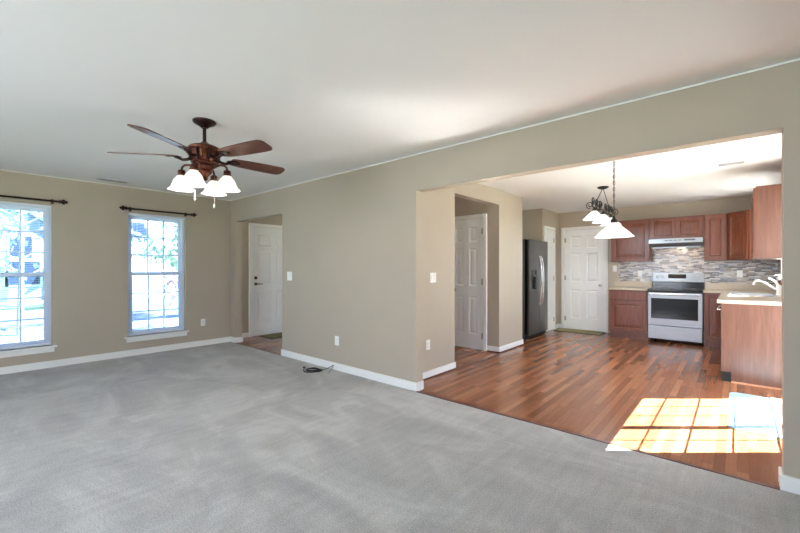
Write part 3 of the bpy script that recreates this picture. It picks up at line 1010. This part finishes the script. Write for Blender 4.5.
def linear_light():
    x, y = -1.47, 6.18
    t = thing('chandelier', (x, y, 2.45), 0.0, 'black scrolled-iron bar light with smaller white bell shades, farther into the dining area', 'chandelier')
    b = B().lathe([(0.075, 0), (0.075, -0.01), (0.055, -0.026), (0.02, -0.036), (0.001, -0.037)], (0, 0, 0), 28)
    b.build('canopy', IRON, t, smooth=True)
    pl = (0.0, 1.0)
    zb = -0.345
    H = 0.58
    for s_ in (-1, 1):
        r = B().tube([(0, s_ * 0.02, -0.03), (0, s_ * 0.40, zb + 0.06)], 0.0045, 8)
        r.build('hanging_rod', IRON, t)
    f = B()
    f.tube([(0, -H, zb), (0, -H * 0.6, zb - 0.02), (0, 0, zb + 0.01), (0, H * 0.6, zb - 0.02), (0, H, zb)], 0.007, 8)
    for s_ in (-1, 1):
        for cy in (0.14, 0.33, 0.50):
            f.tube(scroll((0, s_ * cy, zb + 0.065), 0.075, 0.014, 1.4, -PI / 2, pl, s_), 0.007, 7)
        f.tube(scroll((0, s_ * 0.42, zb - 0.035), 0.04, 0.01, 1.2, PI / 2, pl, -s_), 0.005, 7)
    for cy in (-0.46, 0.0, 0.46):
        for q in (-1, 1):
            f.tube(scroll((q * 0.055, cy, zb + 0.03), 0.05, 0.01, 1.4, -PI / 2, (1.0, 0.0), q), 0.006, 7)
    f.build('scroll_bar', IRON, t, smooth=True)
    for cy in (-0.46, 0.0, 0.46):
        B().lathe([(0.006, zb - 0.0), (0.01, zb - 0.02), (0.026, zb - 0.035), (0.03, zb - 0.055), (0.001, zb - 0.057)], (0, cy, 0), 18).build('shade_cap', IRON, t, smooth=True)
        so = B().lathe(bell(0.145, 0.12, zb - 0.05), (0, cy, 0), 36, cap=False).build('lamp_shade', SHADE2, t, smooth=True)
        B().ball((0, cy, zb - 0.12), 0.026).build('bulb', BULB, so, smooth=True)
        lamp('chandelier_bulb', (0, cy, zb - 0.16), 14, (0.72, 0.86, 1.0), 0.05, t)
linear_light()

# foyer light out of sight behind the long wall
t = thing('hall_ceiling_light', (-5.0, 4.3, 2.45), 0, 'flush glass ceiling light in the front hall', 'ceiling light')
B().lathe([(0.14, 0), (0.14, -0.02), (0.12, -0.06), (0.07, -0.09), (0.001, -0.1)], (0, 0, 0), 24).build('glass_bowl', SHADE, t, smooth=True)
lamp('hall_bulb', (0, 0, -0.16), 5.5, (1, 0.82, 0.66), 0.06, t)

# ------------------------------------------------------------------ kitchen cabinets
def front(parent, name, x0, x1, z0, z1, y, mat=CHERRY, st=0.055, drawer=False):
    b = B()
    W, H = x1 - x0, z1 - z0
    if drawer:
        b.box(x0, x1, y - 0.019, y, z0, z1)
        return b.build(name, mat, parent, bevel=0.005)
    slab(b, W, H, 0.019, [(x0 + st, x1 - st, z0 + st, z1 - st)], x0=x0, z0=z0, y0=y - 0.019, groove=0.008, rim=0.01, field=0.05, raise_=0.005)
    return b.build(name, mat, parent)

def carcass(parent, W, D, z0, z1, toe=0.0):
    b = B()
    if toe > 0:
        b.box(0, W, -D, 0, z0 + toe, z1)
        o = b.build('cabinet_body', CHERRY, parent)
        bx(0.0, W, -D + 0.07, -0.02, z0, z0 + toe).build('toe_kick', CHERRY, parent)
    else:
        b.box(0, W, -D, 0, z0, z1)
        o = b.build('cabinet_body', CHERRY, parent)
    return o

G = 0.003
YF = 7.97                       # cabinet fronts
DB = YB - YF - 0.019            # carcass depth
# base cabinet left of the range
t = thing('base_cabinet', (-1.797, YB - G, KF), 0, 'cherry base cabinet left of the range with one drawer over one door', 'cabinet', 'cherry base cabinets')
carcass(t, 0.612, DB, 0, 0.885, 0.11)
front(t, 'drawer_front', 0.015, 0.597, 0.70, 0.865, -DB, drawer=True)
front(t, 'cabinet_door', 0.015, 0.597, 0.14, 0.68, -DB)
# narrow base cabinet right of the range (its face ends at the corner)
t = thing('base_cabinet', (-0.408, YB - G, KF), 0, 'narrow cherry base cabinet between the range and the inside corner', 'cabinet', 'cherry base cabinets')
carcass(t, 0.29, DB, 0, 0.885, 0.11)
front(t, 'cabinet_door', 0.02, 0.265, 0.14, 0.865, -DB, st=0.045)

# run along the right wall; local frame: rotate -90 deg => face towards -x
CX = -0.135                     # face of the run
DR = KR - CX - 0.019
t = thing('sink_base_cabinet', (KR - G, 7.96, KF), -PI / 2, 'cherry base cabinet under the sink, mostly hidden behind the end panel', 'cabinet', 'cherry base cabinets')
b = B()
b.box(0, 1.615, -DR, 0, 0.11, 0.70); b.box(0, 0.50, -DR, 0, 0.70, 0.885); b.box(1.28, 1.615, -DR, 0, 0.70, 0.885)
b.box(0.50, 1.28, -DR, -DR + 0.02, 0.70, 0.885)
b.build('cabinet_body', CHERRY, t)
bx(0.0, 1.615, -DR + 0.07, -0.02, 0, 0.11).build('toe_kick', CHERRY, t)
front(t, 'cabinet_door', 0.70, 1.13, 0.14, 0.68, -DR); front(t, 'cabinet_door', 1.15, 1.595, 0.14, 0.68, -DR)
front(t, 'drawer_front', 0.70, 1.595, 0.70, 0.865, -DR, drawer=True)
t = thing('dishwasher', (KR - G, 6.34, KF), -PI / 2, 'dark dishwasher seen edge-on beside the cherry end panel', 'dishwasher')
bx(0.003, 0.597, -DR + 0.06, -0.02, 0.0, 0.885).build('tub', BLACKM, t)
bx(0.003, 0.597, -DR - 0.012, -DR + 0.058, 0.11, 0.74).build('door', BLACK, t, bevel=0.006)
bx(0.003, 0.597, -DR - 0.02, -DR + 0.058, 0.745, 0.88).build('control_panel', BLACK, t, bevel=0.006)
hb = B().tube([(0.06, -DR - 0.018, 0.80), (0.06, -DR - 0.05, 0.80), (0.54, -DR - 0.05, 0.80), (0.54, -DR - 0.018, 0.80)], 0.011, 10)
hb.build('handle', CHROME, t, smooth=True)
t = thing('cabinet_end_panel', (0, 5.70, KF), 0, 'wide plain cherry end panel of the sink run facing the living room', 'cabinet panel')
b = B()
b.prism([(CX, 0.885), (CX, 0.115), (CX + 0.085, 0.115), (CX + 0.085, 0.0), (KR - G, 0.0), (KR - G, 0.885)], 'y', 0, 0.036)
b.build('panel', CHERRYP, t)
bx(CX + 0.085, KR - G, -0.012, 0.0, 0.0, 0.016).build('shoe_moulding', wood('light_shoe', S(170, 120, 92), S(190, 140, 110), S(200, 150, 122)), t)
bx(CX + 0.0, CX + 0.084, 0.028, 0.036, 0.0, 0.114).build('toe_return', BLACKM, t)

# countertops
t = thing('countertop', (0, 0, 0), 0, 'short beige laminate countertop left of the range', 'countertop', 'beige laminate countertops')
bx(-1.812, -1.187, YF - 0.03, YB - G, 0.872, 0.91).build('counter_slab', LAM, t, bevel=0.008)
bx(-1.812, -1.187, YB - 0.024, YB - G, 0.91, 1.015).build('upstand', LAM, t, bevel=0.003)
t = thing('countertop', (0, 0, 0), 0, 'corner-shaped beige laminate countertop right of the range carrying the sink', 'countertop', 'beige laminate countertops')
b = B()
SY0, SY1, SX0, SX1 = 6.72, 7.42, -0.06, 0.36
b.box(-0.412, KR - G, YF - 0.03, YB - G, 0.872, 0.91)
CXe = CX - 0.035
b.box(CXe, KR - G, 5.665, SY0, 0.872, 0.91); b.box(CXe, KR - G, SY1, YF - 0.03, 0.872, 0.91)
b.box(CXe, SX0, SY0, SY1, 0.872, 0.91); b.box(SX1, KR - G, SY0, SY1, 0.872, 0.91)
b.build('counter_slab', LAM, t)
b = B()
b.box(-0.412, KR - G, YB - 0.024, YB - G, 0.91, 1.015); b.box(KR - 0.024, KR - G, 5.665, YB - 0.024, 0.91, 1.015)
b.build('upstand', LAM, t, bevel=0.003)

# sink
t = thing('sink', (0, 0, 0.91), 0, 'stainless drop-in sink in the corner-shaped countertop', 'sink')
b = B()
r = 0.022
b.box(SX0 - r, SX0, SY0 - r, SY1 + r, 0.0005, 0.006); b.box(SX1, SX1 + r, SY0 - r, SY1 + r, 0.0005, 0.006)
b.box(SX0, SX1, SY0 - r, SY0, 0.0005, 0.006); b.box(SX0, SX1, SY1, SY1 + r, 0.0005, 0.006)
b.build('rim', STEEL, t, bevel=0.002)
ym = (SY0 + SY1) / 2
for a, c in ((SY0 + 0.002, ym - 0.012), (ym + 0.012, SY1 - 0.002)):
    q = B()
    x0, x1 = SX0 + 0.002, SX1 - 0.002
    for z0, z1, ins in ((-0.17, 0.003, 0),):
        q.quad([(x0, a, z1), (x1, a, z1), (x1 - 0.02, a + 0.02, z0), (x0 + 0.02, a + 0.02, z0)])
        q.quad([(x1, a, z1), (x1, c, z1), (x1 - 0.02, c - 0.02, z0), (x1 - 0.02, a + 0.02, z0)])
        q.quad([(x1, c, z1), (x0, c, z1), (x0 + 0.02, c - 0.02, z0), (x1 - 0.02, c - 0.02, z0)])
        q.quad([(x0, c, z1), (x0, a, z1), (x0 + 0.02, a + 0.02, z0), (x0 + 0.02, c - 0.02, z0)])
        q.quad([(x0 + 0.02, a + 0.02, z0), (x1 - 0.02, a + 0.02, z0), (x1 - 0.02, c - 0.02, z0), (x0 + 0.02, c - 0.02, z0)])
    q.build('basin', STEEL, t, solid=0.002)
bx(SX0 + 0.002, SX1 - 0.002, ym - 0.012, ym + 0.012, -0.012, 0.003).build('basin_divider', STEEL, t)
# faucet
FX, FYY = 0.415, 7.07
t = thing('faucet', (FX, FYY, 0.911), 0, 'white single-lever faucet with a low arched spout at the sink', 'faucet')
B().lathe([(0.032, 0), (0.034, 0.006), (0.028, 0.02), (0.026, 0.08), (0.03, 0.1), (0.026, 0.13), (0.001, 0.138)], (0, 0, 0), 20).build('faucet_body', PLASTIC, t, smooth=True)
B().tube([(0, 0, 0.075), (-0.05, 0.0, 0.09), (-0.10, 0.0, 0.13), (-0.145, 0, 0.168), (-0.19, 0, 0.186), (-0.225, 0, 0.18), (-0.245, 0, 0.155), (-0.248, 0, 0.13)],
         [0.015, 0.0135, 0.0125, 0.012, 0.0115, 0.0115, 0.0115, 0.0125], 12).build('spout', PLASTIC, t, smooth=True)
B().tube([(0, 0, 0.12), (-0.03, 0, 0.17), (-0.07, 0, 0.205), (-0.10, 0, 0.218)], [0.016, 0.013, 0.011, 0.013], 10).build('lever', PLASTIC, t, smooth=True)

t = thing('soap_dispenser', (0.43, 7.36, 0.9105), 0, 'slim amber bottle with a white pump behind the faucet', 'bottle')
B().lathe([(0.03, 0), (0.032, 0.006), (0.032, 0.13), (0.026, 0.16), (0.013, 0.178), (0.013, 0.19), (0.001, 0.19)], (0, 0, 0), 20).build('bottle_body', plain('amber_plastic', S(150, 96, 56), 0.2), t, smooth=True)
pm = B().lathe([(0.016, 0.19), (0.016, 0.21), (0.006, 0.214), (0.006, 0.25), (0.017, 0.254), (0.017, 0.27), (0.001, 0.272)], (0, 0, 0), 16)
pm.tube([(0, 0, 0.262), (-0.035, 0, 0.262), (-0.048, 0, 0.252)], [0.007, 0.006, 0.005], 8)
pm.build('pump', PLASTIC, t, smooth=True)

# mosaic
struct(bx(-1.745, KR - G, YB - 0.008, YB - 0.0005, 1.015, 1.80).build('wall_backsplash', MOS_BACK))
struct(bx(KR - 0.008, KR - 0.0005, 5.73, 6.80, 1.015, 1.44).build('wall_backsplash_right', MOS_RIGHT))
struct(bx(KR - 0.008, KR - 0.0005, 7.72, YB - 0.009, 1.015, 1.44).build('wall_backsplash_corner', MOS_RIGHT))
outlet((-1.385, YB - 0.008, 1.165), 0, 'outlet in the mosaic left of the range')
outlet((0.035, YB - 0.008, 1.175), 0, 'outlet in the mosaic under the corner wall cabinet')

# wall cabinets
YU = 8.2
DU = YB - YU - 0.019
UZ0, UZ1 = 1.395, 2.158
def upper(x0, x1, z0, z1, label, doors):
    t = thing('wall_cabinet', (x0, YB - G - 0.006, 0), 0, label, 'cabinet', 'cherry wall cabinets')
    carcass(t, x1 - x0, DU, z0, z1)
    n = doors
    wd = (x1 - x0 - 0.024 - 0.02 * (n - 1)) / n
    for k in range(n):
        a = 0.012 + k * (wd + 0.02)
        front(t, 'cabinet_door', a, a + wd, z0 + 0.012, z1 - 0.014, -DU, st=0.06 if z1 - z0 > 0.5 else 0.05)
    return t
upper(-1.813, -1.187, UZ0, UZ1, 'single-door cherry wall cabinet left of the range hood', 1)
upper(-1.184, -0.416, 1.782, UZ1, 'short two-door cherry wall cabinet above the range hood', 2)
upper(-0.413, -0.122, UZ0, UZ1, 'narrow single-door cherry wall cabinet right of the range hood', 1)
# diagonal corner cabinet
t = thing('corner_wall_cabinet', (KR, YB, 0), 0, 'angled cherry wall cabinet in the corner over the counter', 'cabinet', 'cherry wall cabinets')
e = 0.009
b = B().prism([(-0.609, -e), (-e, -e), (-e, -0.609), (-0.345, -0.609), (-0.609, -0.345)], 'z', UZ0, UZ1)
b.build('cabinet_body', CHERRY, t)
L = 0.264 * math.sqrt(2)
fb = B()
st = 0.05
slab(fb, L - 0.05, UZ1 - UZ0 - 0.03, 0.019, [(0.025 + st, L - 0.025 - st, UZ0 + 0.014 + st, UZ1 - 0.016 - st)], x0=0.025, z0=UZ0 + 0.014, y0=-0.0195, groove=0.008, rim=0.01, field=0.05, raise_=0.005)
fb.xf(Matrix.Translation((-0.609, -0.345, 0)) @ Matrix.Rotation(-PI / 4, 4, 'Z'))
fb.build('cabinet_door', CHERRY, t)
# cabinet on the right wall with its plain side towards the camera
t = thing('wall_cabinet', (KR - G - 0.006, 6.62, 0), -PI / 2, 'cherry wall cabinet on the right wall showing its plain lighter side', 'cabinet', 'cherry wall cabinets')
D3 = 0.325
bx(0, 0.86, -D3, 0, 1.375, 2.165).build('cabinet_body', CHERRYP, t)
for a in (0.012, 0.44):
    front(t, 'cabinet_door', a, a + 0.408, 1.387, 2.150, -D3, st=0.06)

# ------------------------------------------------------------------ range hood
t = thing('range_hood', (-0.80, YB - 0.009, 0), 0, 'stainless under-cabinet range hood over the range', 'range hood')
hw, zt, zb_ = 0.379, 1.779, 1.615
fy = -0.475
b = B().prism([(0, zt), (0, 1.65), (-0.08, zb_ + 0.02), (fy + 0.10, zb_ + 0.02), (fy + 0.015, 1.692), (fy, 1.70), (fy, zt - 0.004), (fy + 0.004, zt)], 'x', -hw, hw)
b.build('hood_shell', STEEL, t, bevel=0.003)
bx(-hw + 0.035, hw - 0.035, fy + 0.085, -0.10, zb_, zb_ + 0.022).build('filter_tray', STEEL, t, bevel=0.003)
c = B()
for k in range(4): c.box(-0.14 + k * 0.062, -0.14 + k * 0.062 + 0.045, fy - 0.0015, fy + 0.002, 1.738, 1.752)
c.box(0.13, 0.28, fy - 0.0015, fy + 0.002, 1.733, 1.757)
c.build('control_strip', SLOT, t)
bx(0.02, 0.14, fy + 0.12, fy + 0.2, zb_ - 0.004, zb_).build('hood_lens', emis('hood_lens_lit', (1, 0.85, 0.6, 1), 3.0), t)
lamp('hood_bulb', (0.08, -0.22, zb_ - 0.03), 2.2, (1, 0.8, 0.55), 0.04, t)

# ------------------------------------------------------------------ range
t = thing('electric_range', (-0.80, YB, KF), 0, 'stainless electric range with black glass top and window', 'range')
RW = 0.377
fyr = YF - 0.0 - YB             # local y of the front
k0 = -KF
bx(-RW, RW, fyr + 0.045, -0.03, 0.05, 0.885).build('range_body', BLACKM, t)
for sx_, sy_ in ((-1, fyr + 0.09), (1, fyr + 0.09), (-1, -0.08), (1, -0.08)):
    B().lathe([(0.018, 0.0), (0.018, 0.05)], (sx_ * (RW - 0.05), sy_, 0), 10).build('levelling_foot', BLACKM, t)
bx(-RW, RW, fyr + 0.012, -0.055, 0.887, 0.925).build('cooktop', BLACK, t, bevel=0.006)
BURN = plain('burner_grey', S(92, 92, 94), 0.3)
for cx_, cy_, rr in ((-0.19, fyr + 0.16, 0.105), (0.19, fyr + 0.16, 0.085), (-0.19, -0.18, 0.085), (0.19, -0.18, 0.105)):
    b = B()
    for q in (rr, rr * 0.62):
        b.lathe([(q, 0.9252), (q, 0.9258), (q - 0.004, 0.9258), (q - 0.004, 0.9252)], (cx_, cy_, 0), 32, cap=False)
    b.build('burner_ring', BURN, t)
# backguard
b = B().prism([(-0.035, 0.9), (-0.035, 1.20), (-0.062, 1.205), (-0.085, 1.045), (-0.085, 1.04), (-0.055, 1.02), (-0.055, 0.9)], 'x', -RW + 0.004, RW - 0.004)
b.build('backguard', STEEL, t, bevel=0.003)
bx(-RW + 0.004, RW - 0.004, -0.075, -0.056, 0.926, 1.03).build('backguard_base', BLACK, t)
def slope_y(z): return -0.085 + (z - 1.045) / 0.16 * 0.023
b = B()
for (x0, x1, z0, z1) in ((-0.135, 0.125, 1.10, 1.175),):
    b.prism([(slope_y(z0) - 0.002, z0), (slope_y(z1) - 0.002, z1), (slope_y(z1) + 0.004, z1), (slope_y(z0) + 0.004, z0)], 'x', x0, x1)
b.build('display', BLACK, t)
for x in (-0.30, -0.225, 0.225, 0.30):
    z = 1.13
    b = B().lathe([(0.024, 0.0), (0.022, -0.018), (0.017, -0.024), (0.001, -0.025)], (x, slope_y(z), z), 20, 'y')
    b.box(x - 0.004, x + 0.004, slope_y(z) - 0.030, slope_y(z) - 0.02, z - 0.02, z + 0.02)
    b.build('knob', STEEL, t, smooth=True)
# oven door
z0, z1 = 0.30, 0.862
wx0, wx1, wz0, wz1 = -RW + 0.045, RW - 0.055, 0.415, 0.765
b = B()
b.box(-RW + 0.002, wx0, fyr, fyr + 0.043, z0, z1); b.box(wx1, RW - 0.002, fyr, fyr + 0.043, z0, z1)
b.box(wx0, wx1, fyr, fyr + 0.043, z0, wz0); b.box(wx0, wx1, fyr, fyr + 0.043, wz1, z1)
od = b.build('oven_door', STEEL, t)
bx(wx0, wx1, fyr - 0.0015, fyr + 0.03, wz0, wz1).build('oven_window', BLACK, od, bevel=0.001)
b = B()
hx = RW - 0.02
b.prism([(fyr - 0.05, 0.825), (fyr - 0.056, 0.833), (fyr - 0.056, 0.858), (fyr - 0.05, 0.866), (fyr - 0.036, 0.866), (fyr - 0.03, 0.858), (fyr - 0.03, 0.833), (fyr - 0.036, 0.825)], 'x', -hx, hx)
for x in (-hx + 0.03, hx - 0.06): b.box(x, x + 0.03, fyr - 0.032, fyr + 0.001, 0.83, 0.86)
b.build('oven_handle', CHROME, od, bevel=0.002)
bx(-RW + 0.002, RW - 0.002, fyr - 0.002, fyr + 0.043, 0.065, 0.29).build('storage_drawer', STEEL, t, bevel=0.004)

# ------------------------------------------------------------------ refrigerator
t = thing('refrigerator', (-2.77, 6.645, KF), PI / 2, 'slate-grey side-by-side refrigerator with a dispenser in its left door', 'refrigerator')
FWd, FH = 0.895, 1.795
bx(0.004, FWd - 0.004, 0.085, 0.80, 0.02, FH - 0.02).build('fridge_body', FRSIDE, t, bevel=0.004)
sm = 0.465
dz0 = 0.085
# left door with dispenser recess
dx0, dx1, dzA, dzB = 0.10, 0.33, 0.90, 1.24
b = B()
b.box(0.0, dx0, 0.0, 0.03, dz0, FH); b.box(dx1, sm - 0.004, 0.0, 0.03, dz0, FH)
b.box(dx0, dx1, 0.0, 0.03, dz0, dzA); b.box(dx0, dx1, 0.0, 0.03, dzB, FH)
ld = b.build('freezer_door', FRIDGE, t)
bx(0.004, sm - 0.008, 0.0555, 0.08, dz0 + 0.004, FH - 0.004).build('door_liner', BLACK, ld)
b = B()
b.box(0.002, dx0, 0.0301, 0.0555, dz0 + 0.003, FH - 0.003); b.box(dx1, sm - 0.006, 0.0301, 0.0555, dz0 + 0.003, FH - 0.003)
b.box(dx0, dx1, 0.0301, 0.0555, dz0 + 0.003, dzA); b.box(dx0, dx1, 0.0301, 0.0555, dzB, FH - 0.003)
b.build('door_edge', BLACK, ld)
b = B()
b.box(dx0, dx1, 0.045, 0.0545, dzA, dzB)
b.box(dx0 + 0.001, dx1 - 0.001, -0.003, 0.0445, dzB - 0.12, dzB - 0.001)
b.box(dx0 + 0.02, dx1 - 0.02, 0.004, 0.0445, dzA + 0.001, dzA + 0.02)
b.box((dx0 + dx1) / 2 - 0.03, (dx0 + dx1) / 2 + 0.03, 0.02, 0.0445, dzA + 0.12, dzB - 0.121)
b.build('dispenser', BLACK, ld)
rd = bx(sm + 0.004, FWd, 0.0, 0.075, dz0, FH).build('fridge_door', FRIDGE, t, bevel=0.006)
for x, par in ((sm - 0.04, ld), (sm + 0.045, rd)):
    pts = []
    for k in range(15):
        u = k / 14
        pts.append((x, -0.016 - 0.052 * math.sin(PI * u) ** 0.6, 0.62 + 0.88 * u))
    b = B().tube([(x, 0.002, 0.62)] + pts + [(x, 0.002, 1.50)], 0.0135, 10)
    b.build('handle', CHROME, par, smooth=True)
b = B()
b.box(0.004, FWd - 0.004, 0.03, 0.084, 0.02, 0.08)
b.build('grille', BLACKM, t)
for x in (0.04, FWd - 0.04):
    for y in (0.05, 0.74):
        B().lathe([(0.02, 0.0), (0.02, 0.022)], (x, y, 0), 10).build('levelling_foot', NICKEL, t)
for x in (0.03, FWd - 0.07): bx(x, x + 0.04, 0.085, 0.16, FH - 0.0199, FH + 0.008).build('hinge_cover', FRSIDE, t)

# ------------------------------------------------------------------ mats, rug, cord
def mat_obj(name, x0, x1, y0, y1, z, h, mat, label, cat, edge=True, rad=0.02):
    t = thing(name, ((x0 + x1) / 2, (y0 + y1) / 2, z), 0, label, cat)
    def rr(W, H, r, n=6):
        p = []
        for cx_, cy_, a0 in ((W - r, H - r, 0), (-W + r, H - r, PI / 2), (-W + r, -H + r, PI), (W - r, -H + r, 1.5 * PI)):
            for k in range(n + 1):
                a = a0 + PI / 2 * k / n
                p.append((cx_ + r * math.cos(a), cy_ + r * math.sin(a)))
        return p
    W, H = (x1 - x0) / 2, (y1 - y0) / 2
    if edge:
        B().prism(rr(W, H, rad), 'z', 0.0005, h * 0.7).build('border', MATEDGE, t)
        B().prism(rr(W - 0.02, H - 0.02, rad), 'z', h * 0.7, h).build('pile', mat, t)
    else:
        B().prism(rr(W, H, rad), 'z', 0.0005, h).build('pile', mat, t, bevel=0.005)
    return t
mat_obj('door_mat', -2.84, -1.96, 8.04, 8.46, KF, 0.012, OLIVE, 'thin olive green mat before the white kitchen door', 'mat')
mat_obj('door_mat', -6.80, -6.36, 3.74, 4.55, KF, 0.012, HALLMAT, 'green-brown mat with dark edge inside the front door', 'mat')
mat_obj('floor_rug', -0.06, 0.44, 4.06, 5.25, KF, 0.009, RUGBLUE, 'pale blue rug on the wood floor, half in the sun patch', 'rug', edge=False, rad=0.07)

t = thing('cord', (-3.93, 2.86, 0), 0.0, 'loose black cord curled on the carpet by the baseboard', 'cord')
def sm_pts(ctrl, n=8):
    P = [Vector(c) for c in ctrl]; P = [2 * P[0] - P[1]] + P + [2 * P[-1] - P[-2]]
    out = []
    for i in range(1, len(P) - 2):
        for k in range(n):
            u = k / n
            out.append(0.5 * ((2 * P[i]) + (-P[i - 1] + P[i + 1]) * u + (2 * P[i - 1] - 5 * P[i] + 4 * P[i + 1] - P[i + 2]) * u * u + (-P[i - 1] + 3 * P[i] - 3 * P[i + 1] + P[i + 2]) * u ** 3))
    out.append(P[-2])
    return out
c = [(-0.16, 0.0, 0.02), (-0.10, -0.055, 0.008), (-0.02, -0.085, 0.008), (0.06, -0.035, 0.008), (0.10, 0.06, 0.01), (0.02, 0.075, 0.012), (-0.06, 0.035, 0.016),
     (-0.06, -0.035, 0.02), (0.0, -0.06, 0.018), (0.07, 0.0, 0.018), (0.11, 0.075, 0.02), (0.03, 0.10, 0.012), (-0.05, 0.06, 0.024), (-0.05, -0.05, 0.026), (0.02, -0.045, 0.022), (0.10, 0.05, 0.024)]
B().tube(sm_pts(c), 0.0065, 8).build('cable_coil', CORDB, t, smooth=True)
c2 = [(0.10, 0.05, 0.024), (0.13, 0.11, 0.03), (0.165, 0.17, 0.06), (0.20, 0.17, 0.075), (0.225, 0.12, 0.045), (0.23, 0.07, 0.01)]
B().tube(sm_pts(c2), 0.005, 8).build('cable_end', CORDG, t, smooth=True)
pb = bx(-0.185, -0.15, -0.01, 0.012, 0.012, 0.03).build('plug', CORDB, t, bevel=0.004)

# ------------------------------------------------------------------ outdoors, seen through the front windows
GZ = -0.55
struct(bx(-70, -7.2, -45, 45, GZ - 0.1, GZ).build('ground_lawn', LAWN))
struct(bx(0.75, 40, -45, 45, GZ - 0.1, GZ).build('ground_backyard', LAWN))
struct(bx(0.62, 6.5, 2.2, 8.6, GZ - 0.05, -0.10).build('ground_patio_bounce', CONCRETE))  # unseen slab added outside the door to bounce sun onto the kitchen ceiling
struct(bx(-21.5, -15.5, -45, 45, GZ + 0.002, GZ + 0.02).build('ground_street', ASPHALT))
struct(bx(-15.4, -7.3, 3.4, 6.2, GZ + 0.002, GZ + 0.025).build('ground_driveway', CONCRETE))
struct(bx(-13.4, -12.3, -45, 3.35, GZ + 0.002, GZ + 0.025).build('ground_sidewalk', CONCRETE))
struct(bx(-7.2, 0.75, -4, 9.2, GZ - 0.1, -0.13).build('ground_foundation', CONCRETE))

def house(loc, rz, W, D, H, RH, wm, label, garage):
    t = thing('house', loc, rz, label, 'house', 'houses across the street')
    # local: facade faces +x; gable towards the street
    b = B()
    b.prism([(-W / 2, 0), (W / 2, 0), (W / 2, H), (0, H + RH), (-W / 2, H)], 'x', -D, 0)
    b.build('walls', wm, t)
    r = B()
    o = 0.35
    for s_ in (-1, 1):
        r.prism([(0, H + RH + 0.12), (s_ * (W / 2 + o), H - o * RH / (W / 2) + 0.12), (s_ * (W / 2 + o), H - o * RH / (W / 2) + 0.01), (0, H + RH + 0.01)], 'x', -D - 0.3, 0.4)
    r.build('roof', SHINGLE, t)
    for (y, z, ww, hh) in ((-W * 0.25, 3.3, 1.1, 1.4), (W * 0.25, 3.3, 1.1, 1.4), (W * 0.27, 0.8, 1.5, 1.5)):
        if z + hh > H: z = H - hh - 0.2
        f = B()
        f.box(0.0, 0.06, y - ww / 2, y + ww / 2, z, z + hh)
        fo = f.build('house_window', WHITE, t)
        bx(0.055, 0.075, y - ww / 2 + 0.1, y + ww / 2 - 0.1, z + 0.1, z + hh - 0.1).build('pane', DARKGL, fo)
    if garage:
        bx(0.0, 0.05, -W * 0.42, -W * 0.05, 0.02, 2.3).build('garage_door', WHITE, t)
    bx(-0.02, 0.06, W * 0.02, W * 0.02 + 1.0, 0.02, 2.2).build('front_door', SHINGLE, t)
    return t
house((-27.5, 9.3, GZ), 0, 8.0, 9.0, 5.2, 2.6, SIDING, 'white gabled house across the street seen through the fully visible window', True)
house((-30.0, 0.7, GZ), 0, 6.4, 9.0, 3.9, 2.4, SIDINGB, 'blue-grey gabled house across the street seen through the left-edge window', False)

def tree(loc, h, cr, mat, label, n=900, seed=1, trunk=0.12, leaf=0.17):
    rnd = random.Random(seed)
    t = thing('tree', loc, 0, label, 'tree', 'front yard trees')
    b = B()
    b.tube([(0, 0, 0), (0.03, 0.02, h * 0.3), (-0.02, 0.05, h * 0.6), (0.02, 0, h * 0.9)], [trunk * 1.3, trunk, trunk * 0.7, trunk * 0.2], 9)
    br = []
    for k in range(14):
        a = rnd.uniform(0, 2 * PI); z0 = h * rnd.uniform(0.25, 0.75); L_ = cr * rnd.uniform(0.6, 1.0)
        e_ = (L_ * math.cos(a), L_ * math.sin(a), z0 + L_ * rnd.uniform(0.3, 0.9))
        m_ = (e_[0] * 0.5, e_[1] * 0.5, (z0 + e_[2]) / 2 + 0.1)
        b.tube([(0, 0, z0), m_, e_], [trunk * 0.4, trunk * 0.26, trunk * 0.08], 6)
        br.append((z0, m_, e_))
    b.build('trunk', BARK, t, smooth=True)
    f = B()
    for k in range(n):
        z0, m_, e_ = rnd.choice(br)
        u = rnd.uniform(0.35, 1.08)
        p = Vector((e_[0] * u, e_[1] * u, z0 + (e_[2] - z0) * u)) + Vector((rnd.gauss(0, 0.28), rnd.gauss(0, 0.28), rnd.gauss(0, 0.24))) * cr * 0.42
        d1 = Vector((rnd.gauss(0, 1), rnd.gauss(0, 1), rnd.gauss(0, 1))).normalized()
        d2_ = d1.cross(Vector((rnd.gauss(0, 1), rnd.gauss(0, 1), rnd.gauss(0, 1)))).normalized()
        s_ = leaf * rnd.uniform(0.6, 1.3)
        f.quad([p - d1 * s_, p + d2_ * s_ * 0.5, p + d1 * s_, p - d2_ * s_ * 0.5])
    fo = f.build('foliage', mat, t)
    return t
tree((-14.6, 1.1, GZ), 5.6, 2.1, LEAFC, 'slender pale tree filling the left-edge window', 700, 3, 0.06, 0.12)
tree((-15.0, 5.6, GZ), 5.0, 1.6, LEAFA, 'green leafy tree at the right side of the fully visible window', 1000, 4, 0.08, 0.13)
tree((-22.6, 5.0, GZ), 6.5, 2.2, LEAFC, 'tall pale tree across the street in front of the white house', 900, 5, 0.09, 0.15)
tree((-12.4, 4.55, GZ), 2.1, 0.75, LEAFB, 'small pinkish shrub-like tree near the driveway', 420, 6, 0.05, 0.09)
